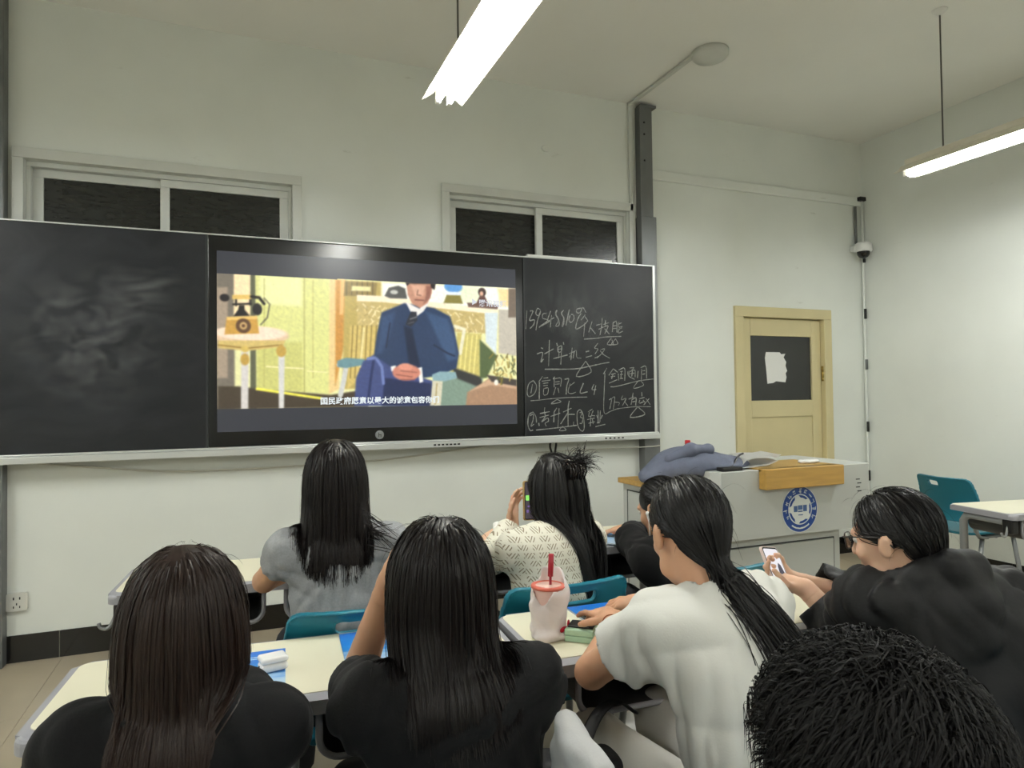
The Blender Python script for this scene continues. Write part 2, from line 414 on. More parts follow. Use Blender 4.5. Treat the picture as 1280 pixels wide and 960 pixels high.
FILM = [('p',(235,232,170),0.01,[(0.0,0.88),(1.01,0.895),(1.004,0.109),(-0.001,0.116)]),('p',(120,112,98),0.006,[(0.0,0.88),(0.051,0.878),(0.05,0.115),(-0.001,0.116)]),('p',(168,150,128),0.006,[(-0.0,0.797),(0.031,0.8),(0.03,0.297),(-0.001,0.297)]),('p',(252,228,178),0.006,[(0.049,0.881),(0.099,0.88),(0.098,0.513),(0.048,0.511)]),('p',(96,98,74),0.003,[(0.097,0.88),(0.112,0.88),(0.114,0.112),(0.095,0.113)]),('p',(222,222,140),0.006,[(0.112,0.878),(0.34,0.875),(0.341,0.201),(0.115,0.236)]),('p',(240,240,172),0.012,[(0.124,0.876),(0.253,0.875),(0.252,0.708),(0.123,0.715)]),('p',(206,204,120),0.01,[(0.115,0.498),(0.252,0.502),(0.254,0.218),(0.115,0.236)]),('l',(178,172,96),0.003,[(0.26,0.874),(0.258,0.215)]),('l',(188,182,104),0.003,[(0.138,0.856),(0.136,0.251)]),('l',(196,190,110),0.003,[(0.287,0.862),(0.285,0.297)]),('l',(248,240,180),0.004,[(0.143,0.362),(0.255,0.351)]),('l',(248,240,180),0.003,[(0.268,0.337),(0.329,0.329)]),('p',(236,206,140),0.006,[(0.34,0.875),(0.366,0.875),(0.368,0.232),(0.335,0.204)]),('p',(206,146,66),0.006,[(0.359,0.874),(0.393,0.872),(0.388,0.507),(0.355,0.249)]),('p',(240,190,120),0.006,[(0.375,0.874),(0.389,0.874),(0.383,0.669),(0.371,0.668)]),('p',(70,60,46),0.006,[(0.115,0.236),(0.341,0.198),(0.462,0.231),(0.462,0.125),(0.002,0.124),(0.003,0.252),(0.062,0.251)]),('l',(246,238,90),0.008,[(0.115,0.236),(0.311,0.179)]),('p',(190,168,92),0.008,[(0.389,0.872),(0.511,0.872),(0.508,0.231),(0.377,0.232)]),('p',(150,128,70),0.004,[(0.389,0.867),(0.495,0.867),(0.491,0.788),(0.385,0.779)]),('l',(96,84,50),0.003,[(0.394,0.861),(0.394,0.786)]),('l',(96,84,50),0.003,[(0.412,0.863),(0.411,0.788)]),('l',(96,84,50),0.003,[(0.429,0.864),(0.428,0.789)]),('l',(96,84,50),0.003,[(0.446,0.866),(0.446,0.79)]),('l',(96,84,50),0.003,[(0.463,0.868),(0.463,0.792)]),('l',(96,84,50),0.003,[(0.481,0.869),(0.48,0.793)]),('p',(236,226,160),0.004,[(0.411,0.841),(0.474,0.842),(0.474,0.814),(0.41,0.812)]),('p',(250,250,236),0.012,[(0.511,0.872),(1.004,0.882),(1.003,0.725),(0.511,0.776)]),('p',(236,240,206),0.01,[(0.773,0.869),(0.876,0.871),(0.875,0.769),(0.773,0.77)]),('p',(246,222,160),0.01,[(0.929,0.872),(1.004,0.871),(1.003,0.76),(0.939,0.756)]),('p',(200,178,112),0.006,[(0.428,0.783),(0.511,0.783),(0.928,0.72),(0.922,0.578),(0.428,0.603)]),('p',(250,240,206),0.004,[(0.428,0.789),(0.511,0.789),(0.93,0.731),(0.93,0.702),(0.511,0.753),(0.428,0.753)]),('l',(172,146,84),0.003,[(0.528,0.664),(0.54,0.647)]),('l',(250,238,190),0.003,[(0.679,0.638),(0.671,0.625)]),('l',(250,238,190),0.003,[(0.871,0.634),(0.868,0.606)]),('l',(250,238,190),0.003,[(0.525,0.717),(0.533,0.694)]),('l',(244,228,168),0.003,[(0.454,0.645),(0.449,0.637)]),('l',(250,238,190),0.003,[(0.81,0.641),(0.816,0.612)]),('l',(250,238,190),0.003,[(0.596,0.621),(0.61,0.612)]),('l',(250,238,190),0.003,[(0.584,0.726),(0.575,0.696)]),('l',(172,146,84),0.003,[(0.614,0.642),(0.612,0.617)]),('l',(250,238,190),0.003,[(0.676,0.648),(0.678,0.62)]),('l',(172,146,84),0.003,[(0.724,0.589),(0.74,0.565)]),('l',(244,228,168),0.003,[(0.496,0.626),(0.502,0.615)]),('l',(172,146,84),0.003,[(0.794,0.628),(0.782,0.61)]),('l',(172,146,84),0.003,[(0.705,0.651),(0.715,0.636)]),('l',(250,238,190),0.003,[(0.491,0.702),(0.502,0.694)]),('l',(172,146,84),0.003,[(0.694,0.713),(0.696,0.684)]),('l',(244,228,168),0.003,[(0.546,0.704),(0.54,0.695)]),('l',(226,206,138),0.003,[(0.687,0.715),(0.702,0.702)]),('l',(172,146,84),0.003,[(0.539,0.643),(0.533,0.615)]),('l',(250,238,190),0.003,[(0.825,0.652),(0.837,0.637)]),('l',(244,228,168),0.003,[(0.81,0.612),(0.814,0.582)]),('l',(226,206,138),0.003,[(0.646,0.666),(0.66,0.65)]),('l',(172,146,84),0.003,[(0.537,0.695),(0.522,0.679)]),('l',(226,206,138),0.003,[(0.679,0.717),(0.665,0.694)]),('l',(172,146,84),0.003,[(0.628,0.635),(0.63,0.621)]),('l',(244,228,168),0.003,[(0.638,0.645),(0.652,0.633)]),('l',(172,146,84),0.003,[(0.623,0.646),(0.613,0.636)]),('l',(172,146,84),0.003,[(0.759,0.595),(0.753,0.58)]),('l',(226,206,138),0.003,[(0.767,0.708),(0.761,0.695)]),('l',(226,206,138),0.003,[(0.781,0.676),(0.787,0.654)]),('l',(172,146,84),0.003,[(0.468,0.664),(0.473,0.653)]),('l',(244,228,168),0.003,[(0.784,0.576),(0.778,0.553)]),('l',(226,206,138),0.003,[(0.82,0.643),(0.829,0.635)]),('l',(226,206,138),0.003,[(0.854,0.657),(0.866,0.642)]),('l',(172,146,84),0.003,[(0.792,0.697),(0.795,0.68)]),('l',(250,238,190),0.003,[(0.651,0.609),(0.646,0.592)]),('l',(250,238,190),0.003,[(0.608,0.672),(0.597,0.665)]),('l',(250,238,190),0.003,[(0.846,0.58),(0.848,0.549)]),('l',(250,238,190),0.003,[(0.741,0.71),(0.752,0.688)]),('l',(172,146,84),0.003,[(0.651,0.685),(0.664,0.657)]),('l',(244,228,168),0.003,[(0.806,0.571),(0.816,0.565)]),('l',(226,206,138),0.003,[(0.828,0.607),(0.841,0.58)]),('l',(244,228,168),0.003,[(0.678,0.719),(0.667,0.705)]),('l',(250,238,190),0.003,[(0.716,0.645),(0.702,0.615)]),('l',(250,238,190),0.003,[(0.475,0.725),(0.485,0.718)]),('l',(244,228,168),0.003,[(0.521,0.722),(0.511,0.695)]),('l',(244,228,168),0.003,[(0.837,0.592),(0.836,0.571)]),('l',(226,206,138),0.003,[(0.599,0.628),(0.591,0.608)]),('l',(244,228,168),0.003,[(0.608,0.664),(0.619,0.639)]),('l',(250,238,190),0.003,[(0.447,0.738),(0.461,0.713)]),('l',(172,146,84),0.003,[(0.463,0.677),(0.453,0.668)]),('l',(172,146,84),0.003,[(0.592,0.678),(0.588,0.666)]),('l',(244,228,168),0.003,[(0.568,0.715),(0.574,0.7)]),('l',(172,146,84),0.003,[(0.461,0.721),(0.46,0.698)]),('l',(244,228,168),0.003,[(0.662,0.637),(0.664,0.62)]),('l',(172,146,84),0.003,[(0.587,0.664),(0.584,0.641)]),('l',(172,146,84),0.003,[(0.625,0.694),(0.632,0.686)]),('l',(244,228,168),0.003,[(0.609,0.671),(0.623,0.656)]),('l',(172,146,84),0.003,[(0.826,0.595),(0.812,0.57)]),('l',(250,238,190),0.003,[(0.844,0.601),(0.85,0.577)]),('l',(244,228,168),0.003,[(0.672,0.707),(0.671,0.695)]),('l',(244,228,168),0.003,[(0.593,0.658),(0.598,0.643)]),('l',(244,228,168),0.003,[(0.788,0.661),(0.773,0.651)]),('l',(172,146,84),0.003,[(0.634,0.632),(0.637,0.605)]),('l',(226,206,138),0.003,[(0.442,0.645),(0.431,0.621)]),('l',(172,146,84),0.003,[(0.843,0.695),(0.855,0.684)]),('l',(226,206,138),0.003,[(0.459,0.613),(0.458,0.59)]),('l',(250,238,190),0.003,[(0.847,0.667),(0.861,0.647)]),('l',(226,206,138),0.003,[(0.858,0.649),(0.873,0.632)]),('l',(250,238,190),0.003,[(0.755,0.69),(0.744,0.674)]),('l',(250,238,190),0.003,[(0.821,0.683),(0.829,0.654)]),('l',(226,206,138),0.003,[(0.65,0.663),(0.639,0.639)]),('l',(226,206,138),0.003,[(0.489,0.674),(0.499,0.654)]),('l',(250,238,190),0.003,[(0.77,0.618),(0.773,0.598)]),('l',(172,146,84),0.003,[(0.866,0.576),(0.85,0.556)]),('l',(172,146,84),0.003,[(0.592,0.707),(0.583,0.688)]),('l',(250,238,190),0.003,[(0.809,0.648),(0.816,0.636)]),('l',(244,228,168),0.003,[(0.679,0.598),(0.678,0.575)]),('l',(244,228,168),0.003,[(0.806,0.651),(0.805,0.639)]),('l',(244,228,168),0.003,[(0.526,0.641),(0.54,0.615)]),('l',(172,146,84),0.003,[(0.53,0.711),(0.519,0.689)]),('l',(172,146,84),0.003,[(0.722,0.712),(0.711,0.702)]),('l',(244,228,168),0.003,[(0.505,0.727),(0.494,0.713)]),('l',(250,238,190),0.003,[(0.833,0.7),(0.835,0.675)]),('l',(250,238,190),0.003,[(0.431,0.703),(0.427,0.694)]),('l',(250,238,190),0.003,[(0.708,0.615),(0.704,0.596)]),('l',(250,238,190),0.003,[(0.477,0.706),(0.466,0.679)]),('l',(172,146,84),0.003,[(0.831,0.691),(0.836,0.676)]),('l',(172,146,84),0.003,[(0.621,0.638),(0.608,0.609)]),('l',(244,228,168),0.003,[(0.571,0.657),(0.577,0.639)]),('l',(226,206,138),0.003,[(0.453,0.706),(0.457,0.683)]),('l',(250,238,190),0.003,[(0.49,0.692),(0.479,0.663)]),('l',(250,238,190),0.003,[(0.487,0.697),(0.488,0.675)]),('l',(226,206,138),0.003,[(0.624,0.683),(0.631,0.675)]),('l',(250,238,190),0.003,[(0.504,0.666),(0.499,0.653)]),('l',(244,228,168),0.003,[(0.591,0.613),(0.59,0.599)]),('l',(172,146,84),0.003,[(0.731,0.644),(0.746,0.627)]),('l',(250,238,190),0.003,[(0.784,0.7),(0.795,0.691)]),('l',(244,228,168),0.003,[(0.542,0.722),(0.544,0.694)]),('l',(250,238,190),0.003,[(0.474,0.65),(0.48,0.635)]),('l',(226,206,138),0.003,[(0.866,0.683),(0.878,0.657)]),('l',(226,206,138),0.003,[(0.663,0.699),(0.654,0.685)]),('l',(250,238,190),0.003,[(0.771,0.706),(0.784,0.678)]),('l',(172,146,84),0.003,[(0.591,0.656),(0.595,0.626)]),('l',(250,238,190),0.003,[(0.727,0.674),(0.712,0.662)]),('l',(226,206,138),0.003,[(0.703,0.704),(0.703,0.683)]),('l',(226,206,138),0.003,[(0.625,0.7),(0.611,0.681)]),('l',(172,146,84),0.003,[(0.709,0.656),(0.723,0.63)]),('l',(244,228,168),0.003,[(0.484,0.637),(0.47,0.615)]),('l',(244,228,168),0.003,[(0.645,0.656),(0.659,0.643)]),('l',(226,206,138),0.003,[(0.812,0.61),(0.799,0.582)]),('l',(244,228,168),0.003,[(0.768,0.706),(0.776,0.691)]),('l',(226,206,138),0.003,[(0.783,0.581),(0.78,0.555)]),('l',(244,228,168),0.003,[(0.637,0.71),(0.634,0.684)]),('l',(250,238,190),0.003,[(0.736,0.661),(0.743,0.641)]),('l',(172,146,84),0.003,[(0.608,0.64),(0.593,0.623)]),('l',(250,238,190),0.003,[(0.729,0.656),(0.742,0.632)]),('l',(172,146,84),0.003,[(0.584,0.681),(0.587,0.669)]),('l',(172,146,84),0.003,[(0.429,0.721),(0.418,0.702)]),('l',(226,206,138),0.003,[(0.51,0.711),(0.512,0.693)]),('p',(214,226,226),0.005,[(0.879,0.713),(0.93,0.716),(0.921,0.448),(0.882,0.524)]),('p',(196,188,170),0.006,[(0.933,0.738),(1.003,0.734),(1.001,0.439),(0.931,0.455)]),('p',(206,192,108),0.006,[(0.776,0.581),(0.866,0.576),(0.858,0.296),(0.75,0.322)]),('l',(236,224,140),0.005,[(0.797,0.564),(0.782,0.322)]),('l',(236,224,140),0.005,[(0.814,0.565),(0.799,0.322)]),('l',(236,224,140),0.005,[(0.832,0.566),(0.817,0.322)]),('l',(236,224,140),0.005,[(0.849,0.566),(0.834,0.322)]),('p',(214,190,110),0.005,[(0.405,0.608),(0.51,0.607),(0.509,0.396),(0.394,0.232)]),('l',(150,124,62),0.004,[(0.414,0.605),(0.404,0.297)]),('l',(150,124,62),0.004,[(0.429,0.606),(0.419,0.297)]),('l',(150,124,62),0.004,[(0.445,0.607),(0.434,0.297)]),('l',(150,124,62),0.004,[(0.46,0.608),(0.45,0.297)]),('l',(150,124,62),0.004,[(0.476,0.609),(0.465,0.297)]),('l',(150,124,62),0.004,[(0.492,0.609),(0.481,0.297)]),('l',(232,216,150),0.008,[(0.45,0.591),(0.437,0.362)]),('p',(128,150,132),0.01,[(0.71,0.296),(0.872,0.296),(0.819,0.115),(0.699,0.118)]),('p',(52,52,50),0.008,[(0.755,0.365),(0.862,0.303),(0.872,0.226),(0.77,0.296)]),('p',(84,100,60),0.006,[(0.859,0.541),(0.926,0.437),(0.883,0.296),(0.858,0.296)]),('p',(170,134,104),0.006,[(0.81,0.206),(0.893,0.293),(1.005,0.251),(1.004,0.109),(0.804,0.115)]),('p',(206,170,136),0.006,[(0.82,0.213),(0.893,0.289),(0.999,0.25),(0.999,0.225),(0.898,0.252)]),('p',(70,62,56),0.004,[(0.881,0.317),(1.0,0.285),(0.999,0.243),(0.903,0.272)]),('l',(110,96,40),0.004,[(0.965,0.434),(0.964,0.418)]),('l',(214,190,110),0.004,[(0.983,0.392),(0.981,0.356)]),('l',(84,90,50),0.004,[(0.914,0.391),(0.913,0.349)]),('l',(84,90,50),0.004,[(0.988,0.419),(0.986,0.403)]),('l',(150,128,48),0.004,[(0.964,0.401),(0.967,0.362)]),('l',(84,90,50),0.004,[(0.934,0.3),(0.942,0.255)]),('l',(150,128,48),0.004,[(0.952,0.367),(0.961,0.335)]),('l',(84,90,50),0.004,[(0.939,0.441),(0.953,0.411)]),('l',(150,128,48),0.004,[(0.91,0.451),(0.895,0.422)]),('l',(214,190,110),0.004,[(0.951,0.425),(0.942,0.381)]),('l',(214,190,110),0.004,[(0.95,0.328),(0.963,0.317)]),('l',(84,90,50),0.004,[(0.936,0.36),(0.923,0.34)]),('l',(84,90,50),0.004,[(0.984,0.438),(0.985,0.41)]),('l',(84,90,50),0.004,[(0.978,0.392),(0.988,0.364)]),('l',(84,90,50),0.004,[(0.991,0.399),(0.988,0.374)]),('l',(110,96,40),0.004,[(0.971,0.401),(0.971,0.365)]),('l',(84,90,50),0.004,[(0.989,0.346),(0.976,0.33)]),('l',(150,128,48),0.004,[(0.975,0.324),(0.982,0.291)]),('l',(150,128,48),0.004,[(0.918,0.418),(0.928,0.377)]),('l',(214,190,110),0.004,[(0.948,0.314),(0.963,0.305)]),('l',(150,128,48),0.004,[(0.926,0.331),(0.92,0.31)]),('l',(110,96,40),0.004,[(0.948,0.326),(0.941,0.316)]),('l',(150,128,48),0.004,[(0.922,0.352),(0.91,0.333)]),('l',(84,90,50),0.004,[(0.927,0.321),(0.927,0.278)]),('l',(110,96,40),0.004,[(0.936,0.315),(0.935,0.284)]),('l',(150,128,48),0.004,[(0.912,0.328),(0.923,0.315)]),('l',(150,128,48),0.004,[(0.993,0.417),(0.992,0.399)]),('l',(84,90,50),0.004,[(0.982,0.358),(0.99,0.317)]),('l',(84,90,50),0.004,[(0.939,0.36),(0.947,0.34)]),('l',(84,90,50),0.004,[(0.993,0.387),(0.984,0.356)]),('l',(150,128,48),0.004,[(0.949,0.34),(0.945,0.324)]),('l',(214,190,110),0.004,[(0.975,0.308),(0.972,0.277)]),('l',(214,190,110),0.004,[(0.963,0.422),(0.972,0.411)]),('l',(214,190,110),0.004,[(0.93,0.386),(0.921,0.372)]),('l',(84,90,50),0.004,[(0.991,0.341),(1.004,0.312)]),('l',(84,90,50),0.004,[(0.945,0.305),(0.945,0.268)]),('l',(150,128,48),0.004,[(0.944,0.298),(0.937,0.254)]),('l',(110,96,40),0.004,[(0.926,0.441),(0.919,0.412)]),('l',(110,96,40),0.004,[(0.966,0.45),(0.959,0.425)]),('l',(214,190,110),0.004,[(0.939,0.338),(0.928,0.312)]),('e',(240,236,220),0.003,[(0.92,0.268),(0.008,0.018)]),('p',(84,84,80),0.004,[(0.52,0.79),(0.535,0.841),(0.568,0.857),(0.591,0.841),(0.598,0.779),(0.539,0.778)]),('e',(200,200,190),0.003,[(0.553,0.816),(0.013,0.013)]),('e',(96,156,214),0.004,[(0.763,0.868),(0.033,0.038)]),('p',(232,240,246),0.004,[(0.733,0.834),(0.793,0.836),(0.788,0.815),(0.738,0.814)]),('p',(138,128,62),0.004,[(0.738,0.814),(0.788,0.815),(0.798,0.763),(0.727,0.762)]),('p',(112,84,72),0.004,[(0.813,0.772),(0.933,0.763),(0.928,0.737),(0.818,0.744)]),('e',(64,46,40),0.003,[(0.87,0.842),(0.015,0.028)]),('e',(226,180,150),0.003,[(0.868,0.832),(0.007,0.016)]),('p',(98,66,58),0.004,[(0.846,0.763),(0.861,0.817),(0.88,0.819),(0.896,0.76)]),('p',(116,100,84),0.005,[(0.972,0.874),(1.004,0.877),(1.003,0.689),(0.97,0.687)]),('e',(226,196,158),0.003,[(0.096,0.534),(0.115,0.052)]),('e',(246,224,196),0.004,[(0.098,0.549),(0.107,0.04)]),('p',(214,188,112),0.004,[(0.003,0.503),(0.201,0.51),(0.193,0.475),(0.086,0.448),(0.003,0.461)]),('l',(150,116,52),0.004,[(0.003,0.479),(0.086,0.463),(0.189,0.485)]),('p',(214,208,200),0.004,[(0.069,0.453),(0.091,0.454),(0.089,0.126),(0.068,0.126)]),('p',(216,214,206),0.004,[(0.179,0.478),(0.199,0.479),(0.195,0.125),(0.18,0.126)]),('e',(196,158,72),0.004,[(0.08,0.401),(0.013,0.033)]),('e',(196,158,72),0.004,[(0.188,0.45),(0.015,0.034)]),('e',(214,186,96),0.004,[(0.08,0.458),(0.012,0.018)]),('p',(206,158,72),0.003,[(0.028,0.635),(0.116,0.646),(0.122,0.547),(0.021,0.537)]),('p',(236,196,112),0.003,[(0.028,0.635),(0.116,0.646),(0.117,0.628),(0.029,0.617)]),('e',(96,66,44),0.003,[(0.076,0.588),(0.022,0.041)]),('e',(206,170,110),0.003,[(0.076,0.588),(0.011,0.021)]),('e',(86,52,36),0.003,[(0.076,0.588),(0.005,0.009)]),('p',(30,28,26),0.003,[(0.047,0.639),(0.061,0.677),(0.064,0.701),(0.079,0.702),(0.08,0.678),(0.095,0.645)]),('l',(34,30,28),0.006,[(0.047,0.706),(0.099,0.713)]),('l',(34,30,28),0.006,[(0.055,0.748),(0.055,0.701)]),('l',(34,30,28),0.006,[(0.097,0.756),(0.096,0.707)]),('p',(230,194,104),0.003,[(0.044,0.758),(0.1,0.763),(0.1,0.739),(0.044,0.734)]),('e',(34,30,30),0.003,[(0.022,0.741),(0.014,0.021)]),('l',(34,30,28),0.009,[(0.1,0.753),(0.123,0.749),(0.137,0.716)]),('e',(30,28,28),0.003,[(0.117,0.683),(0.014,0.034)]),('l',(60,54,48),0.003,[(0.137,0.747),(0.154,0.714),(0.147,0.639),(0.127,0.597)]),('l',(236,230,196),0.012,[(0.767,0.62),(0.802,0.601),(0.786,0.451)]),('l',(206,206,198),0.016,[(0.368,0.374),(0.391,0.37),(0.383,0.281),(0.372,0.197)]),('p',(108,146,150),0.004,[(0.362,0.397),(0.391,0.416),(0.452,0.408),(0.452,0.375),(0.391,0.355),(0.364,0.361)]),('p',(66,78,126),0.006,[(0.423,0.297),(0.447,0.395),(0.481,0.435),(0.518,0.419),(0.555,0.346),(0.69,0.276),(0.705,0.16),(0.689,0.123),(0.416,0.131)]),('p',(36,46,82),0.006,[(0.518,0.297),(0.68,0.263),(0.689,0.123),(0.508,0.129)]),('l',(112,128,180),0.01,[(0.463,0.411),(0.489,0.418),(0.509,0.363),(0.514,0.264)]),('l',(40,50,90),0.008,[(0.481,0.395),(0.472,0.297),(0.462,0.166)]),('p',(40,60,92),0.006,[(0.51,0.69),(0.588,0.752),(0.693,0.729),(0.75,0.681),(0.764,0.606),(0.781,0.451),(0.772,0.358),(0.71,0.31),(0.647,0.296),(0.541,0.363),(0.483,0.431),(0.493,0.56)]),('p',(58,84,120),0.012,[(0.663,0.703),(0.742,0.665),(0.766,0.537),(0.774,0.417),(0.74,0.399),(0.711,0.518)]),('p',(52,76,112),0.012,[(0.512,0.667),(0.557,0.699),(0.538,0.562),(0.509,0.445),(0.493,0.445)]),('p',(24,36,62),0.008,[(0.585,0.614),(0.614,0.599),(0.642,0.364),(0.603,0.363)]),('l',(24,36,62),0.006,[(0.691,0.5),(0.74,0.45),(0.765,0.434)]),('l',(28,40,66),0.005,[(0.538,0.628),(0.524,0.479)]),('p',(238,234,226),0.003,[(0.592,0.759),(0.611,0.696),(0.626,0.667),(0.655,0.706),(0.675,0.761),(0.665,0.771),(0.64,0.722),(0.605,0.75)]),('p',(40,42,52),0.003,[(0.611,0.703),(0.63,0.701),(0.633,0.65),(0.61,0.609),(0.591,0.621),(0.601,0.665)]),('l',(150,152,150),0.003,[(0.608,0.656),(0.63,0.67)]),('l',(120,122,124),0.002,[(0.601,0.628),(0.62,0.639)]),('p',(198,144,118),0.004,[(0.596,0.873),(0.687,0.878),(0.685,0.82),(0.669,0.758),(0.642,0.725),(0.615,0.75),(0.6,0.803)]),('p',(222,174,146),0.008,[(0.612,0.865),(0.66,0.866),(0.654,0.801),(0.627,0.792)]),('p',(150,100,84),0.006,[(0.666,0.863),(0.685,0.864),(0.679,0.789),(0.655,0.75),(0.664,0.805)]),('p',(38,30,30),0.003,[(0.592,0.878),(0.699,0.881),(0.695,0.841),(0.683,0.854),(0.68,0.876),(0.606,0.872),(0.598,0.857)]),('l',(120,70,60),0.004,[(0.626,0.775),(0.656,0.774)]),('l',(130,84,70),0.003,[(0.636,0.836),(0.632,0.806),(0.646,0.803)]),('p',(244,240,232),0.003,[(0.632,0.357),(0.647,0.364),(0.651,0.273),(0.639,0.266)]),('p',(244,240,232),0.003,[(0.539,0.366),(0.556,0.373),(0.559,0.346),(0.542,0.336)]),('e',(206,134,112),0.004,[(0.593,0.33),(0.048,0.05)]),('e',(222,150,126),0.004,[(0.589,0.363),(0.025,0.023)]),('l',(140,76,64),0.003,[(0.557,0.317),(0.612,0.303)]),('l',(150,84,70),0.003,[(0.574,0.34),(0.63,0.33)]),('l',(150,84,70),0.003,[(0.574,0.287),(0.622,0.286)]),('p',(140,172,176),0.004,[(0.682,0.317),(0.71,0.337),(0.768,0.334),(0.774,0.296),(0.729,0.276),(0.686,0.279)]),('p',(214,208,180),0.004,[(0.684,0.279),(0.721,0.276),(0.713,0.126),(0.675,0.127)]),('l',(170,150,96),0.004,[(0.7,0.262),(0.693,0.135)])]
# ------------------------------------------------------------------ the room
WY = 4.408            # front wall plane
XL, XR, YB, CH = -3.3, 5.19, -3.6, 3.63

def wall_with_holes(name, x0, x1, z0, z1, holes, y0, y1, m):
    xs = sorted({x0, x1} | {h[0] for h in holes} | {h[1] for h in holes})
    zs = sorted({z0, z1} | {h[2] for h in holes} | {h[3] for h in holes})
    bm = bmesh.new()
    cells = {}
    for i in range(len(xs) - 1):
        for j in range(len(zs) - 1):
            cx, cz = (xs[i] + xs[i + 1]) / 2, (zs[j] + zs[j + 1]) / 2
            cells[i, j] = not any(h[0] < cx < h[1] and h[2] < cz < h[3] for h in holes)
    V = {}
    def v(i, j, y):
        k = (i, j, y)
        if k not in V: V[k] = bm.verts.new((xs[i], y, zs[j]))
        return V[k]
    for (i, j), full in cells.items():
        if not full: continue
        bm.faces.new((v(i, j, y0), v(i + 1, j, y0), v(i + 1, j + 1, y0), v(i, j + 1, y0)))
        bm.faces.new((v(i, j, y1), v(i, j + 1, y1), v(i + 1, j + 1, y1), v(i + 1, j, y1)))
        for (di, dj, a, b) in ((-1, 0, (i, j), (i, j + 1)), (1, 0, (i + 1, j), (i + 1, j + 1)), (0, -1, (i, j), (i + 1, j)), (0, 1, (i, j + 1), (i + 1, j + 1))):
            if not cells.get((i + di, j + dj), False):
                bm.faces.new((v(*a, y0), v(*b, y0), v(*b, y1), v(*a, y1)))
    return from_bm(name, bm, m)

W1 = (-1.085, .315, 1.95, 2.735)
W2 = (1.335, 2.755, 1.95, 2.795)
DR = (3.735, 4.775, 0., 2.115)
struct(wall_with_holes('wall_front', XL, XR, 0, CH, [W1, W2, DR], WY, WY + .2, M_WALL), 'white plaster front wall with scuffs')
struct(box('wall_right', (XR, YB, 0), (XR + .2, WY + .2, CH), M_WALL), 'white plaster wall on the right')
struct(box('wall_left', (XL - .2, YB, 0), (XL, WY + .2, CH), M_WALL), 'white plaster wall on the left')
struct(box('wall_back', (XL - .2, YB - .2, 0), (XR + .2, YB, CH), M_WALL), 'white plaster wall behind the class')
struct(box('ceiling', (XL - .2, YB - .2, CH), (XR + .2, WY + .2, CH + .15), M_CEIL), 'white plaster ceiling')
floor = struct(box('floor', (XL - .2, YB - .2, -.1), (XR + .2, WY + .2, -.004), M_GROUT), 'beige glossy tiled floor')
_t = .8
_tile = None
_nx = int(math.ceil((XR - XL) / _t)); _ny = int(math.ceil((WY - YB) / _t))
for i in range(_nx):
    for j in range(_ny):
        x0 = XL + i * _t; y1 = WY - j * _t; x1 = min(x0 + _t, XR); y0 = max(y1 - _t, YB)
        full = x1 - x0 > _t - 1e-3 and y1 - y0 > _t - 1e-3
        if full and _tile is not None:
            o = _tile.copy(); COL.objects.link(o); o.location = (x0, y1 - _t, 0); continue
        w, d = x1 - x0, y1 - y0
        bm = bmesh.new(); bx(bm, (.0008, .0008, -.012), (w - .0008, d - .0008, 0), .0006, 1)
        o = from_bm('tile', bm, M_FLOOR, floor); o.location = (x0, y0, 0)
        if full: _tile = o

def baseboard(name, along, lo, hi, fixed, joint0, skip=()):
    """black tiles 0.145 high; along 'x' on front wall, 'y' on the right wall"""
    if along == 'x': b = box(name, (lo, fixed - .008, 0), (hi, fixed + .002, .143), M_BASEGR)
    else: b = box(name, (fixed - .008, lo, 0), (fixed, hi, .143), M_BASEGR)
    struct(b, 'black ceramic tile baseboard')
    t = joint0
    while t > lo: t -= .6
    while t < hi:
        a, c = max(t, lo), min(t + .6, hi)
        if c - a > .03:
            if along == 'x': box('tile', (a + .0025, fixed - .012, 0), (c - .0025, fixed - .004, .145), M_BASE, b, .0015, 1)
            else: box('tile', (fixed - .012, a + .0015, 0), (fixed - .004, c - .0015, .145), M_BASE, b, .0015, 1)
        t += .6
    return b
baseboard('baseboard_front', 'x', XL, DR[0] - .01, WY - .0, -.917)
bm_ = baseboard('baseboard_door_side', 'x', DR[1] + .01, XR - .014, WY, 4.7)
bm_.name = 'baseboard_front'
br = baseboard('baseboard_right', 'y', YB, WY - .014, XR, 3.2)

